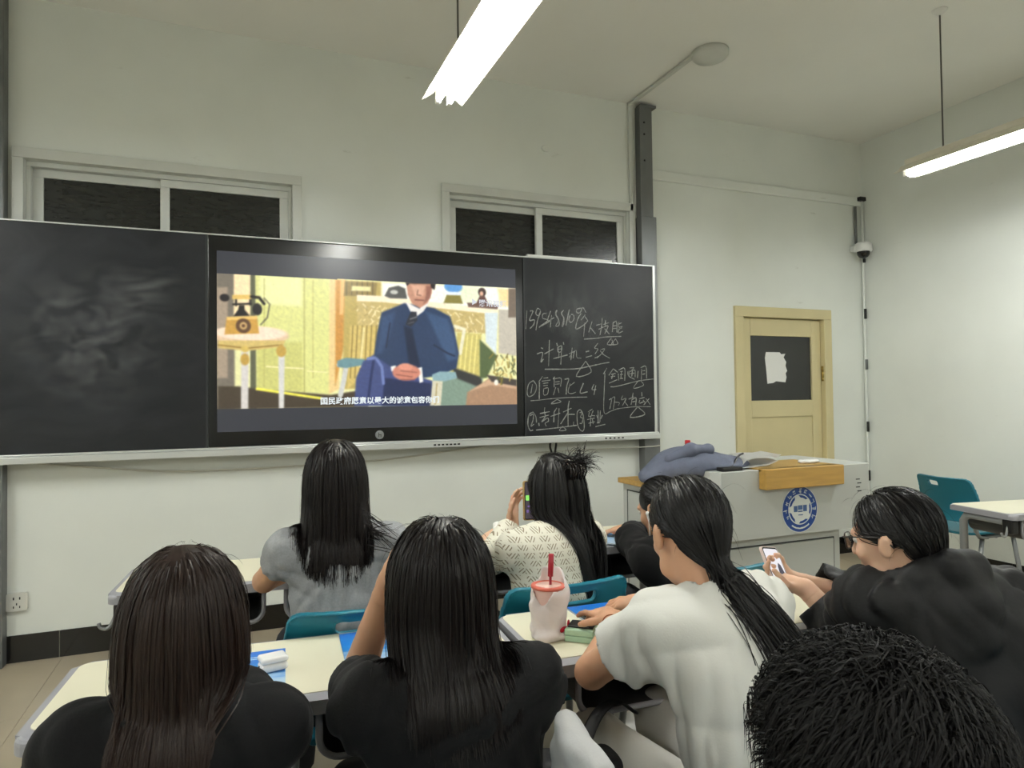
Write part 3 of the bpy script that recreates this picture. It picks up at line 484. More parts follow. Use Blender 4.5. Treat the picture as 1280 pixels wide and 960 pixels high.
# windows high behind the blackboard
M_PANE = mat('dark_night_glass', (34, 36, 33), .22, var=.45, scale=3.2, stretch=(3., 1, 14.), spec=.5)
def window(name, w, label):
    x0, x1, z0, z1 = w
    e = struct(empty(name, ((x0 + x1) / 2, WY, z0)), label)
    ox, oz = (x0 + x1) / 2, z0
    def L(lo, hi): return (lo[0] - ox, lo[1] - WY, lo[2] - oz), (hi[0] - ox, hi[1] - WY, hi[2] - oz)
    def bar(nm, lo, hi, m, p=e, bev=.003):
        a, b = L(lo, hi); return box(nm, a, b, m, p, bev)
    # plaster-coloured outer casing standing proud
    bar('window_casing', (x0 - .055, WY - .022, z1), (x1 + .055, WY, z1 + .06), M_WFRAME)
    bar('window_casing', (x0 - .055, WY - .022, z0), (x0, WY, z1), M_WFRAME)
    bar('window_casing', (x1, WY - .022, z0), (x1 + .055, WY, z1), M_WFRAME)
    # inner track frame, recessed
    bar('window_frame', (x0, WY + .03, z1 - .028), (x1, WY + .11, z1), M_WFRAME)
    bar('window_frame', (x0, WY + .03, z0 + .03), (x0 + .022, WY + .11, z1 - .028), M_WFRAME)
    bar('window_frame', (x1 - .022, WY + .03, z0 + .03), (x1, WY + .11, z1 - .028), M_WFRAME)
    bar('window_frame', (x0, WY + .03, z0), (x1, WY + .11, z0 + .03), M_WFRAME)
    mid = (x0 + x1) / 2 - .01
    for k, (a, b, yy) in enumerate(((x0 + .022, mid + .03, WY + .075), (mid - .03, x1 - .022, WY + .042))):
        s = empty('sash', ((a + b) / 2 - ox, yy - WY, .03), 0, e)
        def sb(nm, lo, hi, m):
            c = Vector(((a + b) / 2, yy, z0 + .03))
            return box(nm, tuple(Vector(lo) - c), tuple(Vector(hi) - c), m, s, .002)
        zt = z1 - .028; zb = z0 + .03
        boxes('sash_frame', [tuple(tuple(Vector(q) - Vector(((a + b) / 2, yy, zb))) for q in pr) for pr in (
            ((a, yy, zt - .045), (b, yy + .03, zt)), ((a, yy, zb), (b, yy + .03, zb + .05)),
            ((a, yy, zb + .05), (a + .05, yy + .03, zt - .045)), ((b - .05, yy, zb + .05), (b, yy + .03, zt - .045)))], M_WFRAME, s, .002)
        sb('pane', (a + .05, yy + .012, zb + .05), (b - .05, yy + .018, zt - .045), M_PANE)
    return e
window('window_1', W1, 'white sliding window with dark panes above the plain left blackboard')
window('window_2', W2, 'white sliding window with dark panes beside the steel upright')
# what stands behind the panes: an unlit corridor
struct(box('wall_corridor', (XL, WY + 1.4, 0), (XR, WY + 1.5, CH), M_WALL), 'unlit corridor wall behind the windows')

# door
x0, x1, z0, z1 = DR
d = struct(empty('door_1', ((x0 + x1) / 2, WY, 0)), 'cream yellow wooden door with dark glazed top panel')
cx = (x0 + x1) / 2
fw = .085
boxes('door_frame', [((x0 - cx, -.025, 0), (x0 - cx + fw, .12, z1 - fw)), ((x1 - cx - fw, -.025, 0), (x1 - cx, .12, z1 - fw)), ((x0 - cx, -.025, z1 - fw), (x1 - cx, .12, z1))], M_DOOR, d, .004)
lx0, lx1, lz1 = x0 - cx + fw + .004, x1 - cx - fw - .004, z1 - fw - .004
leaf = empty('door_leaf', (0, .02, 0), 0, d)
st = .1
gz0, gz1 = 1.34, 1.88
p1, p2 = .62, 1.2
boxes('stile', [((lx0, 0, .01), (lx0 + st, .045, lz1)), ((lx1 - st, 0, .01), (lx1, .045, lz1)), ((lx0 + st, 0, gz1), (lx1 - st, .045, lz1)),
                ((lx0 + st, 0, p2), (lx1 - st, .045, gz0)), ((lx0 + st, 0, p1 - .1), (lx1 - st, .045, p1)), ((lx0 + st, 0, .01), (lx1 - st, .045, .14))], M_DOOR, leaf, .004)
box('panel', (lx0 + st, .012, p1), (lx1 - st, .035, p2), M_DOOR, leaf)
box('panel', (lx0 + st, .012, .14), (lx1 - st, .035, p1 - .1), M_DOOR, leaf)
box('pane', (lx0 + st, .018, gz0), (lx1 - st, .026, gz1), M_DOORGLASS, leaf)
hinge = lathe('hinge', [(0, 0), (.012, 0), (.012, .03), (.009, .032), (.012, .034), (.012, .08), (.009, .082), (.012, .084), (.012, .13), (0, .13)], M_BRASS, d, 12, (lx1 + .006, .005, 1.5))
lathe('hinge', [(0, 0), (.012, 0), (.012, .13), (0, .13)], M_BRASS, d, 12, (lx1 + .006, .005, .3))
box('latch_plate', (lx0 + .045, -.012, .72), (lx0 + .115, .003, .9), M_STEEL, leaf, .003)
box('latch_bolt', (lx0 + .062, -.02, .745), (lx0 + .1, -.01, .87), M_STEEL, leaf, .003)
# torn sheet of paper taped on the door glass
pp = [(-.09, -.11), (-.03, -.105), (.0, -.092), (.1, -.1), (.112, -.06), (.104, -.03), (.12, -.01), (.104, .03), (.112, .06), (.085, .095), (.105, .125), (.06, .12), (.045, .135), (-.1, .135), (-.112, .09), (-.1, .0)]
o = plate('paper_sheet', [(x * 1.02, y * 1.08) for x, y in pp], 0, .002, M_PAPER, None, 0, xz_matrix(0))
o.location = (cx - .055, WY + .037, 1.6)
tag(o, 'torn square of white paper taped to the dark door glass', 'paper')

# steel uprights carrying the blackboard
def upright(x, z1, label, stepped):
    e = tag(empty('steel_upright', (x, WY, 0)), label, 'upright', 'steel posts at the blackboard ends')
    box('post', (-.068, -.085, 0), (.068, -.002, z1 - (.85 if stepped else 0)), M_STEEL, e, .004)
    if stepped:
        box('post_extension', (-.058, -.07, z1 - .87), (.052, -.002, z1), M_STEEL, e, .004)
        box('bracket', (-.05, -.075, z1 - .008), (.09, -.003, z1 + .012), M_STEEL, e, .003)
        for k, zz in enumerate((z1 - .13, z1 - .22, z1 - .42)):
            lathe('bolt', [(0, -.004), (.008, -.004), (.008, .004), (0, .004)], M_BLACKPL, e, 10).matrix_local = Matrix.Translation((-.02, -.071, zz)) @ Matrix.Rotation(math.pi / 2, 4, 'X')
    return e
upright(2.885, 3.6, 'tall grey steel upright at the chalk-written end of the blackboard', True)
upright(-1.225, 3.6, 'grey steel upright at the plain end of the blackboard by the socket', False)

# pale conduit beside the upright, running to a round ceiling box
e = tag(empty('cable_conduit', (2.79, WY, 2.8)), 'white plastic conduit beside the steel upright running up to the ceiling', 'conduit')
box('conduit_run', (-.028, -.022, 0), (.004, -.001, CH - 2.8 - .002), M_WFRAME, e, .004)
box('conduit_run', (-.028, -.83, CH - 2.8 - .022), (.004, -.001, CH - 2.8 - .002), M_WFRAME, e, .004)
tag(lathe('ceiling_box', [(0, -.05), (.03, -.05), (.1, -.045), (.115, -.03), (.118, 0), (0, 0)], M_WFRAME, None, 32, (2.86, 3.55, CH)), 'round white fitting on the ceiling at the end of the conduit', 'ceiling fitting')
# shallow trunking band on the right part of the wall
e = tag(empty('wall_trunking', (4.08, WY, 3.06)), 'pale horizontal trunking on the wall above the door', 'trunking')
boxes('trunking_band', [((-1.12, -.026, 0), (1.095, -.001, .075))], M_WALL, e, .006)
# corner pipe, dome camera
e = tag(empty('corner_pipe', (XR - .03, WY - .03, 0)), 'thin grey pipe running down the wall corner with small clips', 'pipe')
tube('pipe', [(0, 0, 3.12), (0, 0, 2.2), (.002, 0, 1.2), (.004, 0, .5), (.004, 0, .16)], .011, M_WALL, e)
box('black_bracket', (-.05, -.03, 3.1), (.02, .02, 3.135), M_BLACKPL, e, .004)
for zz in (2.55, 2.05, 1.6, 1.05, .62): box('clip', (-.012, -.022, zz), (.006, -.006, zz + .09), M_BLACKPL if zz > 2 or zz < 1.1 else M_STEEL, e, .002)
tube('pipe_riser', [(-.07, .01, 3.05), (-.07, .01, 2.72)], .012, M_STEEL, e)
e = tag(empty('dome_camera', (5.06, WY - .12, 2.62)), 'white dome security camera on the wall corner', 'camera')
lathe('camera_body', [(0, .085), (.05, .085), (.07, .07), (.074, .02), (.066, .005), (0, .005)], M_WHITEPL, e, 24)
lathe('camera_dome', [(.052, .006), (.05, -.02), (.036, -.042), (.015, -.052), (0, -.053)], mat('camera_dome_glass', (12, 12, 12), .06), e, 24)
box('mount_arm', (-.03, .05, .02), (.03, .119, .075), M_WHITEPL, e, .012)
# old fixing on the wall above the second window
tag(plate('wall_plug', rrect(.06, .045, .02), 0, .012, M_WALL, None, .004, Matrix.Translation((2.07, 0, 3.19)) @ xz_matrix(WY)), 'small plastered-over fixing on the bare wall above the window', 'wall plug')
# cable under the board
cab = smooth_path([(-1.1, WY - .01, 1.075), (-.75, WY - .012, 1.03), (-.3, WY - .014, .985), (.35, WY - .014, .985), (.9, WY - .013, 1.0), (1.4, WY - .012, 1.045), (1.74, WY - .012, 1.075)], 6)
tag(tube('loose_cable', cab, .006, M_CABLEW, None, 6), 'white cable sagging along the wall under the blackboard', 'cable')
tag(tube('thin_wire', smooth_path([(1.95, WY - .02, 1.0), (2.3, WY - .012, 1.003), (2.8, WY - .09, 1.01), (2.955, WY - .09, 1.015)], 5), .004, M_CABLEW, None, 6), 'thin white wire crossing the steel upright below the chalk writing', 'cable')
for k, dx in enumerate((0., .045)):
    tag(tube('cable_end', smooth_path([(2.05 + dx, WY - .06, 1.08), (2.045 + dx, WY - .06, 1.04), (2.06 + dx - .02 * k, WY - .05, 1.0 - .02 * k)], 4), .008, M_BLACKPL, None, 8), 'black cable end hanging under the %s of the blackboard rail' % ('middle right part' if k == 0 else 'chalk-written part'), 'cable', 'black cable ends under the rail')
# socket
e = tag(empty('wall_socket', (-1.11, WY, .325)), 'white double power socket low on the wall by the grey upright', 'socket')
M_SOCK = mat('socket_plastic', (206, 206, 198), .4)
plate('socket_plate', rrect(.096, .096, .008), 0, .022, M_SOCK, e, .004, xz_matrix(0))
for sx, sz, w, hh in ((-.014, .02, .006, .014), (.014, .02, .006, .014), (0, -.01, .005, .012), (-.014, -.026, .005, .012), (.014, -.026, .005, .012)):
    box('socket_slot', (sx - w / 2, -.0235, sz - hh / 2), (sx + w / 2, -.02, sz + hh / 2), M_BLACKPL, e)

# ------------------------------------------------------------------ blackboard with display
BY = 4.308
BX0, BX1, BZ0, BZ1 = -1.262, 2.915, 1.122, 2.374
SX0, SX1, SZ0, SZ1 = -.1167, 1.7783, 1.2102, 2.2762
MX0, MX1 = -.165, 1.835        # display panel edges

def chalkboard_mat(name, seed, amount):
    m = bpy.data.materials.new(name); m.use_nodes = True
    nt = m.node_tree; n = nt.nodes; l = nt.links; b = n['Principled BSDF']
    b.inputs['Roughness'].default_value = .42; b.inputs['Specular IOR Level'].default_value = .35
    tc = n.new('ShaderNodeTexCoord')
    mp = n.new('ShaderNodeMapping'); mp.inputs['Location'].default_value = (seed, seed * .3, 0); mp.inputs['Scale'].default_value = (1.2, 1, 2.)
    l.new(tc.outputs['Object'], mp.inputs['Vector'])
    t = n.new('ShaderNodeTexNoise'); t.inputs['Scale'].default_value = 1.7; t.inputs['Detail'].default_value = 6; t.inputs['Distortion'].default_value = 1.4
    l.new(mp.outputs['Vector'], t.inputs['Vector'])
    r = n.new('ShaderNodeValToRGB')
    e = r.color_ramp.elements
    e[0].position = .42; e[0].color = lin((25, 27, 31)) + (1,)
    e[1].position = .72; e[1].color = lin(amount) + (1,)
    l.new(t.outputs['Fac'], r.inputs['Fac']); l.new(r.outputs['Color'], b.inputs['Base Color'])
    return m

def smudge_mat(name, seed, col, streak):
    """chalk dust wiped over the board: alpha from noise, fading towards its own rim"""
    m = bpy.data.materials.new(name); m.use_nodes = True
    nt = m.node_tree; n = nt.nodes; l = nt.links; b = n['Principled BSDF']
    b.inputs['Base Color'].default_value = lin(col) + (1,); b.inputs['Roughness'].default_value = .9; b.inputs['Specular IOR Level'].default_value = 0
    tc = n.new('ShaderNodeTexCoord')
    mp = n.new('ShaderNodeMapping'); mp.inputs['Location'].default_value = (seed, 0, 0); mp.inputs['Scale'].default_value = streak
    l.new(tc.outputs['Object'], mp.inputs['Vector'])
    t = n.new('ShaderNodeTexNoise'); t.inputs['Scale'].default_value = 3; t.inputs['Detail'].default_value = 6; t.inputs['Distortion'].default_value = .8
    l.new(mp.outputs['Vector'], t.inputs['Vector'])
    r = n.new('ShaderNodeMapRange'); r.inputs['From Min'].default_value = .4; r.inputs['From Max'].default_value = .75
    l.new(t.outputs['Fac'], r.inputs['Value'])
    at = n.new('ShaderNodeAttribute'); at.attribute_name = 'fade'
    mu = n.new('ShaderNodeMath'); mu.operation = 'MULTIPLY'; l.new(r.outputs['Result'], mu.inputs[0]); l.new(at.outputs['Fac'], mu.inputs[1])
    m2 = n.new('ShaderNodeMath'); m2.operation = 'MULTIPLY'; m2.inputs[1].default_value = .3; l.new(mu.outputs[0], m2.inputs[0])
    l.new(m2.outputs[0], b.inputs['Alpha'])
    return m

board = tag(empty('blackboard', ((BX0 + BX1) / 2, BY, BZ0)), 'long black classroom blackboard with silver rail and built-in display', 'blackboard')
bo = Vector(((BX0 + BX1) / 2, BY, BZ0))
def bl(x, y, z): return (x - bo.x, y - bo.y, z - bo.z)
M_BOARD_L = chalkboard_mat('chalkboard_wiped', 2.1, (40, 42, 47))
M_BOARD_R = chalkboard_mat('chalkboard_written', 7.7, (40, 42, 44))
bl_left = box('board_panel', bl(BX0 + .008, BY, BZ0), bl(MX0, BY + .03, BZ1 - .008), M_BOARD_L, board, .002)
bl_left['label'] = 'plain wiped black panel'
bl_right = box('board_panel', bl(MX1, BY - .004, BZ0), bl(BX1 - .022, BY + .026, BZ1 - .008), M_BOARD_R, board, .002)
bl_right['label'] = 'black panel with chalk writing'
boxes('board_frame', [(bl(BX0, BY - .006, BZ1 - .008), bl(BX1, BY + .045, BZ1)), (bl(BX1 - .022, BY - .008, BZ0 - .005), bl(BX1, BY + .03, BZ1 - .008)),
                      (bl(BX0, BY - .006, BZ0), bl(BX0 + .008, BY + .03, BZ1 - .008)), (bl(BX0 + .01, BY + .031, BZ0), bl(BX1 - .01, BY + .044, BZ1 - .01))], M_ALU, board, .001)
rail = boxes('chalk_rail', [(bl(BX0, BY - .05, BZ0 - .05), bl(BX1, BY + .04, BZ0 - .012)), (bl(BX0, BY - .03, BZ0 - .012), bl(BX1, BY + .04, BZ0))], M_ALU, board, .004)
for _lo, _hi in [(bl(1.17 + .027 * k, BY - .0515, BZ0 - .037), bl(1.187 + .027 * k, BY - .0495, BZ0 - .027)) for k in range(7)]: box('rail_port', _lo, _hi, M_BLACKPL, rail)
for _lo, _hi in [(bl(2.44 + .035 * k, BY - .0515, BZ0 - .037), bl(2.455 + .035 * k, BY - .0495, BZ0 - .027)) for k in range(5)]: box('rail_button', _lo, _hi, M_BLACKPL, rail)
tag(box('white_strip', (1.87, BY - .003, BZ1 + .001), (2.55, BY + .03, BZ1 + .017), M_WHITEPL, None, .003), 'thin white strip lying on top of the written board', 'strip')
disp = box('display', bl(MX0 + .002, BY - .001, BZ0 + .002), bl(MX1 - .002, BY + .03, BZ1 - .01), M_BEZEL, board, .003)
for _lo, _hi in [(bl(MX0 - .012, BY - .003, BZ0), bl(MX0, BY + .02, BZ1 - .01)), (bl(MX1, BY - .006, BZ0), bl(MX1 + .01, BY + .02, BZ1 - .01))]: box('display_joint', _lo, _hi, mat('dark_profile', (40, 42, 44), .4), board)
# mark on the bezel under the picture
lg = lathe('bezel_mark', [(0, .001), (.026, .001), (.028, 0)], mat('bezel_mark_grey', (128, 130, 130), .4), disp, 24)
lg.matrix_local = Matrix.Translation(bl(.83, BY - .0012, 1.165)) @ Matrix.Rotation(math.pi / 2, 4, 'X')
boxes('bezel_mark_bars', [(bl(.822, BY - .0032, 1.15), bl(.826, BY - .0022, 1.18)), (bl(.826, BY - .0032, 1.163), bl(.836, BY - .0022, 1.167)), (bl(.836, BY - .0032, 1.15), bl(.84, BY - .0022, 1.168))], M_BLACKPL, disp)

# the film on the screen: a flat raster painted in screen space of the display itself
RW, RH = 372, 210
def paint_film():
    gx, gy = np.meshgrid((np.arange(RW + 1)) / RW, (np.arange(RH + 1)) / RH, indexing='xy')
    asp = 1066 / 1895
    img = np.zeros((RH + 1, RW + 1, 3)); img[:] = (54, 56, 63)
    layer = img.copy()
    def seg_d(px, py, a, b):
        ax, ay = a; bx_, by_ = b
        vx, vy = bx_ - ax, (by_ - ay) * asp
        wx, wy = px - ax, (py - ay) * asp
        t = np.clip((wx * vx + wy * vy) / (vx * vx + vy * vy + 1e-12), 0, 1)
        return np.hypot(wx - t * vx, wy - t * vy)
    for kind, c, b, pts in FILM:
        xs = [p[0] for p in pts]; ys = [p[1] for p in pts]
        if kind == 'e':
            (ex, ey), (rx, ry) = pts
            rx = max(rx, .002); ry = max(ry, .002)
            d = (np.hypot((gx - ex) / rx, (gy - ey) / ry) - 1) * min(rx, ry * asp)
            a = np.clip(.5 - d / max(b, .0025), 0, 1)
        else:
            mg = .05
            i0, i1 = max(0, int((min(xs) - mg) * RW)), min(RW + 1, int((max(xs) + mg) * RW) + 2)
            j0, j1 = max(0, int((min(ys) - mg) * RH)), min(RH + 1, int((max(ys) + mg) * RH) + 2)
            X, Y = gx[j0:j1, i0:i1], gy[j0:j1, i0:i1]
            dd = np.full(X.shape, 9.)
            n = len(pts)
            ins = np.zeros(X.shape, bool)
            for q in range(n if kind == 'p' else n - 1):
                p0, p1_ = pts[q], pts[(q + 1) % n]
                dd = np.minimum(dd, seg_d(X, Y, p0, p1_))
                if kind == 'p':
                    cond = (p0[1] > Y) != (p1_[1] > Y)
                    with np.errstate(divide='ignore', invalid='ignore'):
                        xi = (p1_[0] - p0[0]) * (Y - p0[1]) / (p1_[1] - p0[1] + 1e-12) + p0[0]
                    ins ^= cond & (X < xi)
            if kind == 'p': aa = np.clip(.5 + np.where(ins, dd, -dd) / max(b, .0025), 0, 1)
            else: aa = np.clip(.5 - (dd - b / 2) / .003, 0, 1)
            a = np.zeros(gx.shape); a[j0:j1, i0:i1] = aa
        layer = layer * (1 - a[..., None]) + np.array(c, float) * a[..., None]
    rs = np.random.RandomState(5)
    nz = rs.rand(RH + 1, RW + 1)
    for _ in range(2): nz = (nz + np.roll(nz, 1, 0) + np.roll(nz, 1, 1)) / 3
    layer = np.clip(layer * (1 + (nz[..., None] - .5) * .16), 0, 255)
    layer = (layer * 2 + np.roll(layer, 1, 0) + np.roll(layer, -1, 0) + np.roll(layer, 1, 1) + np.roll(layer, -1, 1)) / 6      # soft as a video frame
    film = (gy > .125 + .0 * gx) & (gy < .874 + .006 * gx)
    img[film] = layer[film]
    img[~film] = (52, 54, 61)
    return gx, gy, img
gx, gy, img = paint_film()
v = np.stack([SX0 + gx * (SX1 - SX0) - bo.x, np.full(gx.shape, -.0018), SZ0 + gy * (SZ1 - SZ0) - bo.z], -1).reshape(-1, 3)
ii = np.arange((RW + 1) * (RH + 1)).reshape(RH + 1, RW + 1)
fq = np.stack([ii[:-1, :-1], ii[:-1, 1:], ii[1:, 1:], ii[1:, :-1]], -1).reshape(-1, 4)
M_FILM = bpy.data.materials.new('screen_picture'); M_FILM.use_nodes = True
_n = M_FILM.node_tree.nodes; _b = _n['Principled BSDF']
_b.inputs['Base Color'].default_value = (.006, .006, .007, 1); _b.inputs['Roughness'].default_value = .3
_a = _n.new('ShaderNodeAttribute'); _a.attribute_name = 'picture'
M_FILM.node_tree.links.new(_a.outputs['Color'], _b.inputs['Emission Color']); _b.inputs['Emission Strength'].default_value = 1.12
pic = from_arrays('screen_picture', v, fq, M_FILM, disp, False)
ca = pic.data.color_attributes.new('picture', 'FLOAT_COLOR', 'POINT')
s_ = img.reshape(-1, 3) / 255.
li = np.where(s_ <= .04045, s_ / 12.92, ((s_ + .055) / 1.055) ** 2.4)
ca.data.foreach_set('color', np.concatenate([li, np.ones((len(li), 1))], 1).astype(np.float32).ravel())
pic['label'] = 'film frame of a seated man in a navy suit beside a gilt telephone'
M_SUB = mat('subtitle_white', (0, 0, 0), .5, emit=(236, 244, 246), estr=1.)
M_LOGO = mat('logo_pale', (0, 0, 0), .5, emit=(226, 230, 238), estr=.9)
su = lambda u_, v_: bl(SX0 + u_ * 1.895, BY, SZ0 + v_ * 1.066)
def on_screen(u_, v_, dy=.0024):
    a = su(u_, v_); return Matrix.Translation((a[0], -dy, a[2])) @ Matrix.Rotation(math.pi / 2, 4, 'X')
text_mesh('subtitle', '国民政府愿意以最大的诚意包容你们', .0475, M_SUB, disp, on_screen(.307, .147), bold=.0012)
text_mesh('video_logo', '腾讯视频', .05, M_LOGO, disp, on_screen(.857, .755), bold=.001)
bm = bmesh.new(); prism(bm, [(0, .0), (.035, .022), (0, .044)], 0, .0003); bmesh.ops.transform(bm, matrix=on_screen(.832, .757), verts=bm.verts)
from_bm('video_logo_mark', bm, M_LOGO, disp)

# chalk writing on the right-hand panel, stroke by stroke
M_CHALK = mat('white_chalk', (150, 150, 146), .95, var=.35, scale=70)
rs = random.Random(4)
bm = bmesh.new()
for st_ in CHALK.split(';'):
    pts = [tuple(float(q) / 1000 for q in a.split(',')) for a in st_.split()]
    pp = smooth_path([(x, 0, z) for x, z in pts], 4) if len(pts) > 2 else [Vector((pts[0][0], 0, pts[0][1])), Vector((pts[1][0], 0, pts[1][1]))]
    if len(pts) == 2:
        a, b = pp; pp = [a + (b - a) * (k / 4) for k in range(5)]
    w = rs.uniform(.0026, .0042)
    prev = None
    for i, p in enumerate(pp):
        t = (pp[min(i + 1, len(pp) - 1)] - pp[max(i - 1, 0)])
        t = t.normalized() if t.length > 1e-6 else Vector((1, 0, 0))
        nn = Vector((-t.z, 0, t.x)) * w * rs.uniform(.65, 1.15)
        cur = [bm.verts.new(bl(q.x, BY - yy, q.z)) for q, yy in ((p + nn, .0044), (p, .0056), (p - nn, .0044))]
        if prev:
            bm.faces.new((prev[0], prev[1], cur[1], cur[0])); bm.faces.new((prev[1], prev[2], cur[2], cur[1]))
        prev = cur
from_bm('chalk_writing', bm, M_CHALK, bl_right)['label'] = 'handwritten white chalk notes'

def smudge(name, x0, x1, z0, z1, parent, m, y):
    nx_, nz_ = 24, 16
    X, Z = np.meshgrid(np.linspace(0, 1, nx_ + 1), np.linspace(0, 1, nz_ + 1))
    v = np.stack([x0 + X * (x1 - x0) - bo.x, np.full(X.shape, -y), z0 + Z * (z1 - z0) - bo.z], -1).reshape(-1, 3)
    ii = np.arange(v.shape[0]).reshape(nz_ + 1, nx_ + 1)
    f = np.stack([ii[:-1, :-1], ii[:-1, 1:], ii[1:, 1:], ii[1:, :-1]], -1).reshape(-1, 4)
    o = from_arrays(name, v, f, m, parent, False)
    fd = np.clip(1.25 * (1 - np.hypot(X * 2 - 1, Z * 2 - 1)), 0, 1).ravel()
    a = o.data.attributes.new('fade', 'FLOAT', 'POINT'); a.data.foreach_set('value', fd.astype(np.float32))
    return o
smudge('chalk_dust', -1.2, -.3, 1.3, 2.22, bl_left, smudge_mat('chalk_dust_left', 1., (170, 172, 174), (2.2, 1, 3.4)), .0012)
smudge('chalk_dust', -.75, -.25, 1.85, 2.2, bl_left, smudge_mat('chalk_dust_arc', 3., (170, 172, 174), (1.2, 1, 5)), .0016)
smudge('chalk_dust', 1.85, 2.6, 1.6, 2.3, bl_right, smudge_mat('chalk_dust_right', 5., (160, 164, 164), (3, 1, 1.6)), .0042)

# ------------------------------------------------------------------ fluorescent lamps
M_TUBE = mat('fluorescent_tube', (255, 255, 250), .4, emit=(250, 253, 252), estr=TUBE_STRENGTH)
M_REFL = mat('white_reflector', (214, 208, 188), .4)
M_WIRE = mat('lamp_rod', (92, 90, 84), .4, metal=.4)
def make_lamp():
    e = empty('fluorescent_lamp')
    L = 1.26
    bm = bmesh.new()           # folded trough reflector
    prof = [(-.095, -.03), (-.045, .004), (-.03, .022), (.03, .022), (.045, .004), (.095, -.03)]
    outer = [(x * 1.0, z + .004) for x, z in prof]
    ring = prof + outer[::-1]
    a = [bm.verts.new((x, -L / 2, z)) for x, z in ring]; b = [bm.verts.new((x, L / 2, z)) for x, z in ring]
    n = len(ring)
    for i in range(n): bm.faces.new((a[i], a[(i + 1) % n], b[(i + 1) % n], b[i]))
    bm.faces.new(a[::-1]); bm.faces.new(b)
    from_bm('reflector', bm, M_REFL, e)
    box('ballast_box', (-.026, -L / 2 + .02, .026), (.026, L / 2 - .02, .06), M_REFL, e, .004)
    for sx in (-.026, .026):
        tube('fluorescent_tube', [(sx, -.585, -.03), (sx, .585, -.03)], .013, M_TUBE, e, 12)
        for s in (-1, 1):
            box('lamp_holder', (sx - .011, s * .6 - .012, -.046), (sx + .011, s * .6 + .012, .021), M_WHITEPL, e, .003)
    for s in (-1, 1):
        tube('suspension_rod', [(0, s * .38, .058), (0, s * .38, CH - 2.76)], .0045, M_WIRE, e, 6)
        lathe('ceiling_cup', [(0, -.03), (.012, -.03), (.04, -.004), (.042, 0), (0, 0)], M_WHITEPL, e, 16, (0, s * .38, CH - 2.76))
    return e
lamp0 = make_lamp()
spots = [(.86, 2.30, 'long white twin-tube lamp hanging over the display side of the class'),
         (3.82, 2.30, 'long white twin-tube lamp hanging nearest the door'),
         (-2.1, 2.30, 'twin-tube lamp hanging near the left wall'),
         (.86, -1.2, 'twin-tube lamp hanging behind the photographer'),
         (3.82, -1.2, 'twin-tube lamp hanging behind, near the right wall'),
         (-2.1, -1.2, 'twin-tube lamp hanging behind, near the left wall')]
for i, (x, y, lab) in enumerate(spots):
    o = lamp0 if i == 0 else copy_tree(lamp0)
    o.location = (x, y, 2.76)
    tag(o, lab, 'lamp', 'hanging fluorescent lamps')

# ------------------------------------------------------------------ desks
def make_desk(open_y=-1):
    """twin school desk, 1.05 x 0.41; sitter on the -y side"""
    e = empty('school_desk')
    Wd, Dd = 1.05, .41
    bm = bmesh.new(); prism(bm, rrect(Wd, Dd, .035), .722, .752, .012)
    from_bm('edge_band', bm, M_GREYEDGE, e)
    plate('tabletop', rrect(Wd - .03, Dd - .052, .028, 6, 0, .017), .74, .7535, M_CREAM, e, .0008)
    for sx in (-1, 1):
        cxx = sx * .2325
        w, zt, zb, r = .195, .722, .607, .045
        path = [(cxx - w, zt), (cxx - w, zb + r)] + [(cxx - w + r - r * math.cos(a), zb + r - r * math.sin(a)) for a in [math.pi / 2 * k / 6 for k in range(1, 7)]]
        path += [(cxx + w - r + r * math.sin(a), zb + r - r * math.cos(a)) for a in [math.pi / 2 * k / 6 for k in range(0, 7)]] + [(cxx + w, zt)]
        bm = bmesh.new(); y0, y1, th = -.165, .16, .003
        prev = None
        for x, z in path:
            cur = [bm.verts.new((x, y0, z)), bm.verts.new((x, y1, z))]
            if prev: bm.faces.new((prev[0], cur[0], cur[1], prev[1]))
            prev = cur
        bvs = [bm.verts.new((x, y1, z)) for x, z in path]
        bm.faces.new(bvs)
        tr = from_bm('book_tray', bm, M_TRAY, e)
        tube('tray_rim', [(x, y0, z) for x, z in path], .008, M_GREYEDGE, tr, 6)
    for sx in (-1, 1):
        x = sx * .485
        lg = tube('leg', [(x, -.16, .705), (x, .08, .705), (x, .115, .697), (x, .135, .67), (x, .135, .04)], .021, M_GREYMETAL, e, 10, (1, 1))
        tube('foot', [(x, -.2, .022), (x, .19, .022)], .021, M_GREYMETAL, e, 10)
        for yy in (-.19, .18): box('foot_cap', (x - .024, yy - .016, 0), (x + .024, yy + .016, .03), M_BLACKPL, e, .006)
    tube('crossbar', [(-.485, .135, .3), (.485, .135, .3)], .016, M_GREYMETAL, e, 8)
    tube('bag_hook', smooth_path([(-.5, -.15, .7), (-.515, -.155, .655), (-.53, -.16, .635), (-.55, -.16, .64), (-.555, -.16, .655)], 4), .006, M_GREYMETAL, e, 6)
    box('hook_block', (-.51, -.18, .645), (-.465, -.12, .72), M_BLACKPL, e, .01)
    return e
desk0 = make_desk()
desks = [(.135, 1.708, -4.5, 'cream twin school desk with the earbud case and blue booklets on it'),
         (1.205, 1.635, -3., 'cream twin school desk with the bagged drink on it'),
         (.13, 2.74, -4.5, 'cream twin school desk nearest the wall socket'),
         (1.355, 2.72, 0., 'cream twin school desk whose end meets the grey podium'),
         (4.245, 2.38, -10., 'cream school desk standing alone by the right wall')]
for i, (x, y, a, lab) in enumerate(desks):
    o = desk0 if i == 0 else copy_tree(desk0)
    o.location = (x, y, 0); o.rotation_euler = (0, 0, math.radians(a))
    tag(o, lab, 'desk', 'school desks')

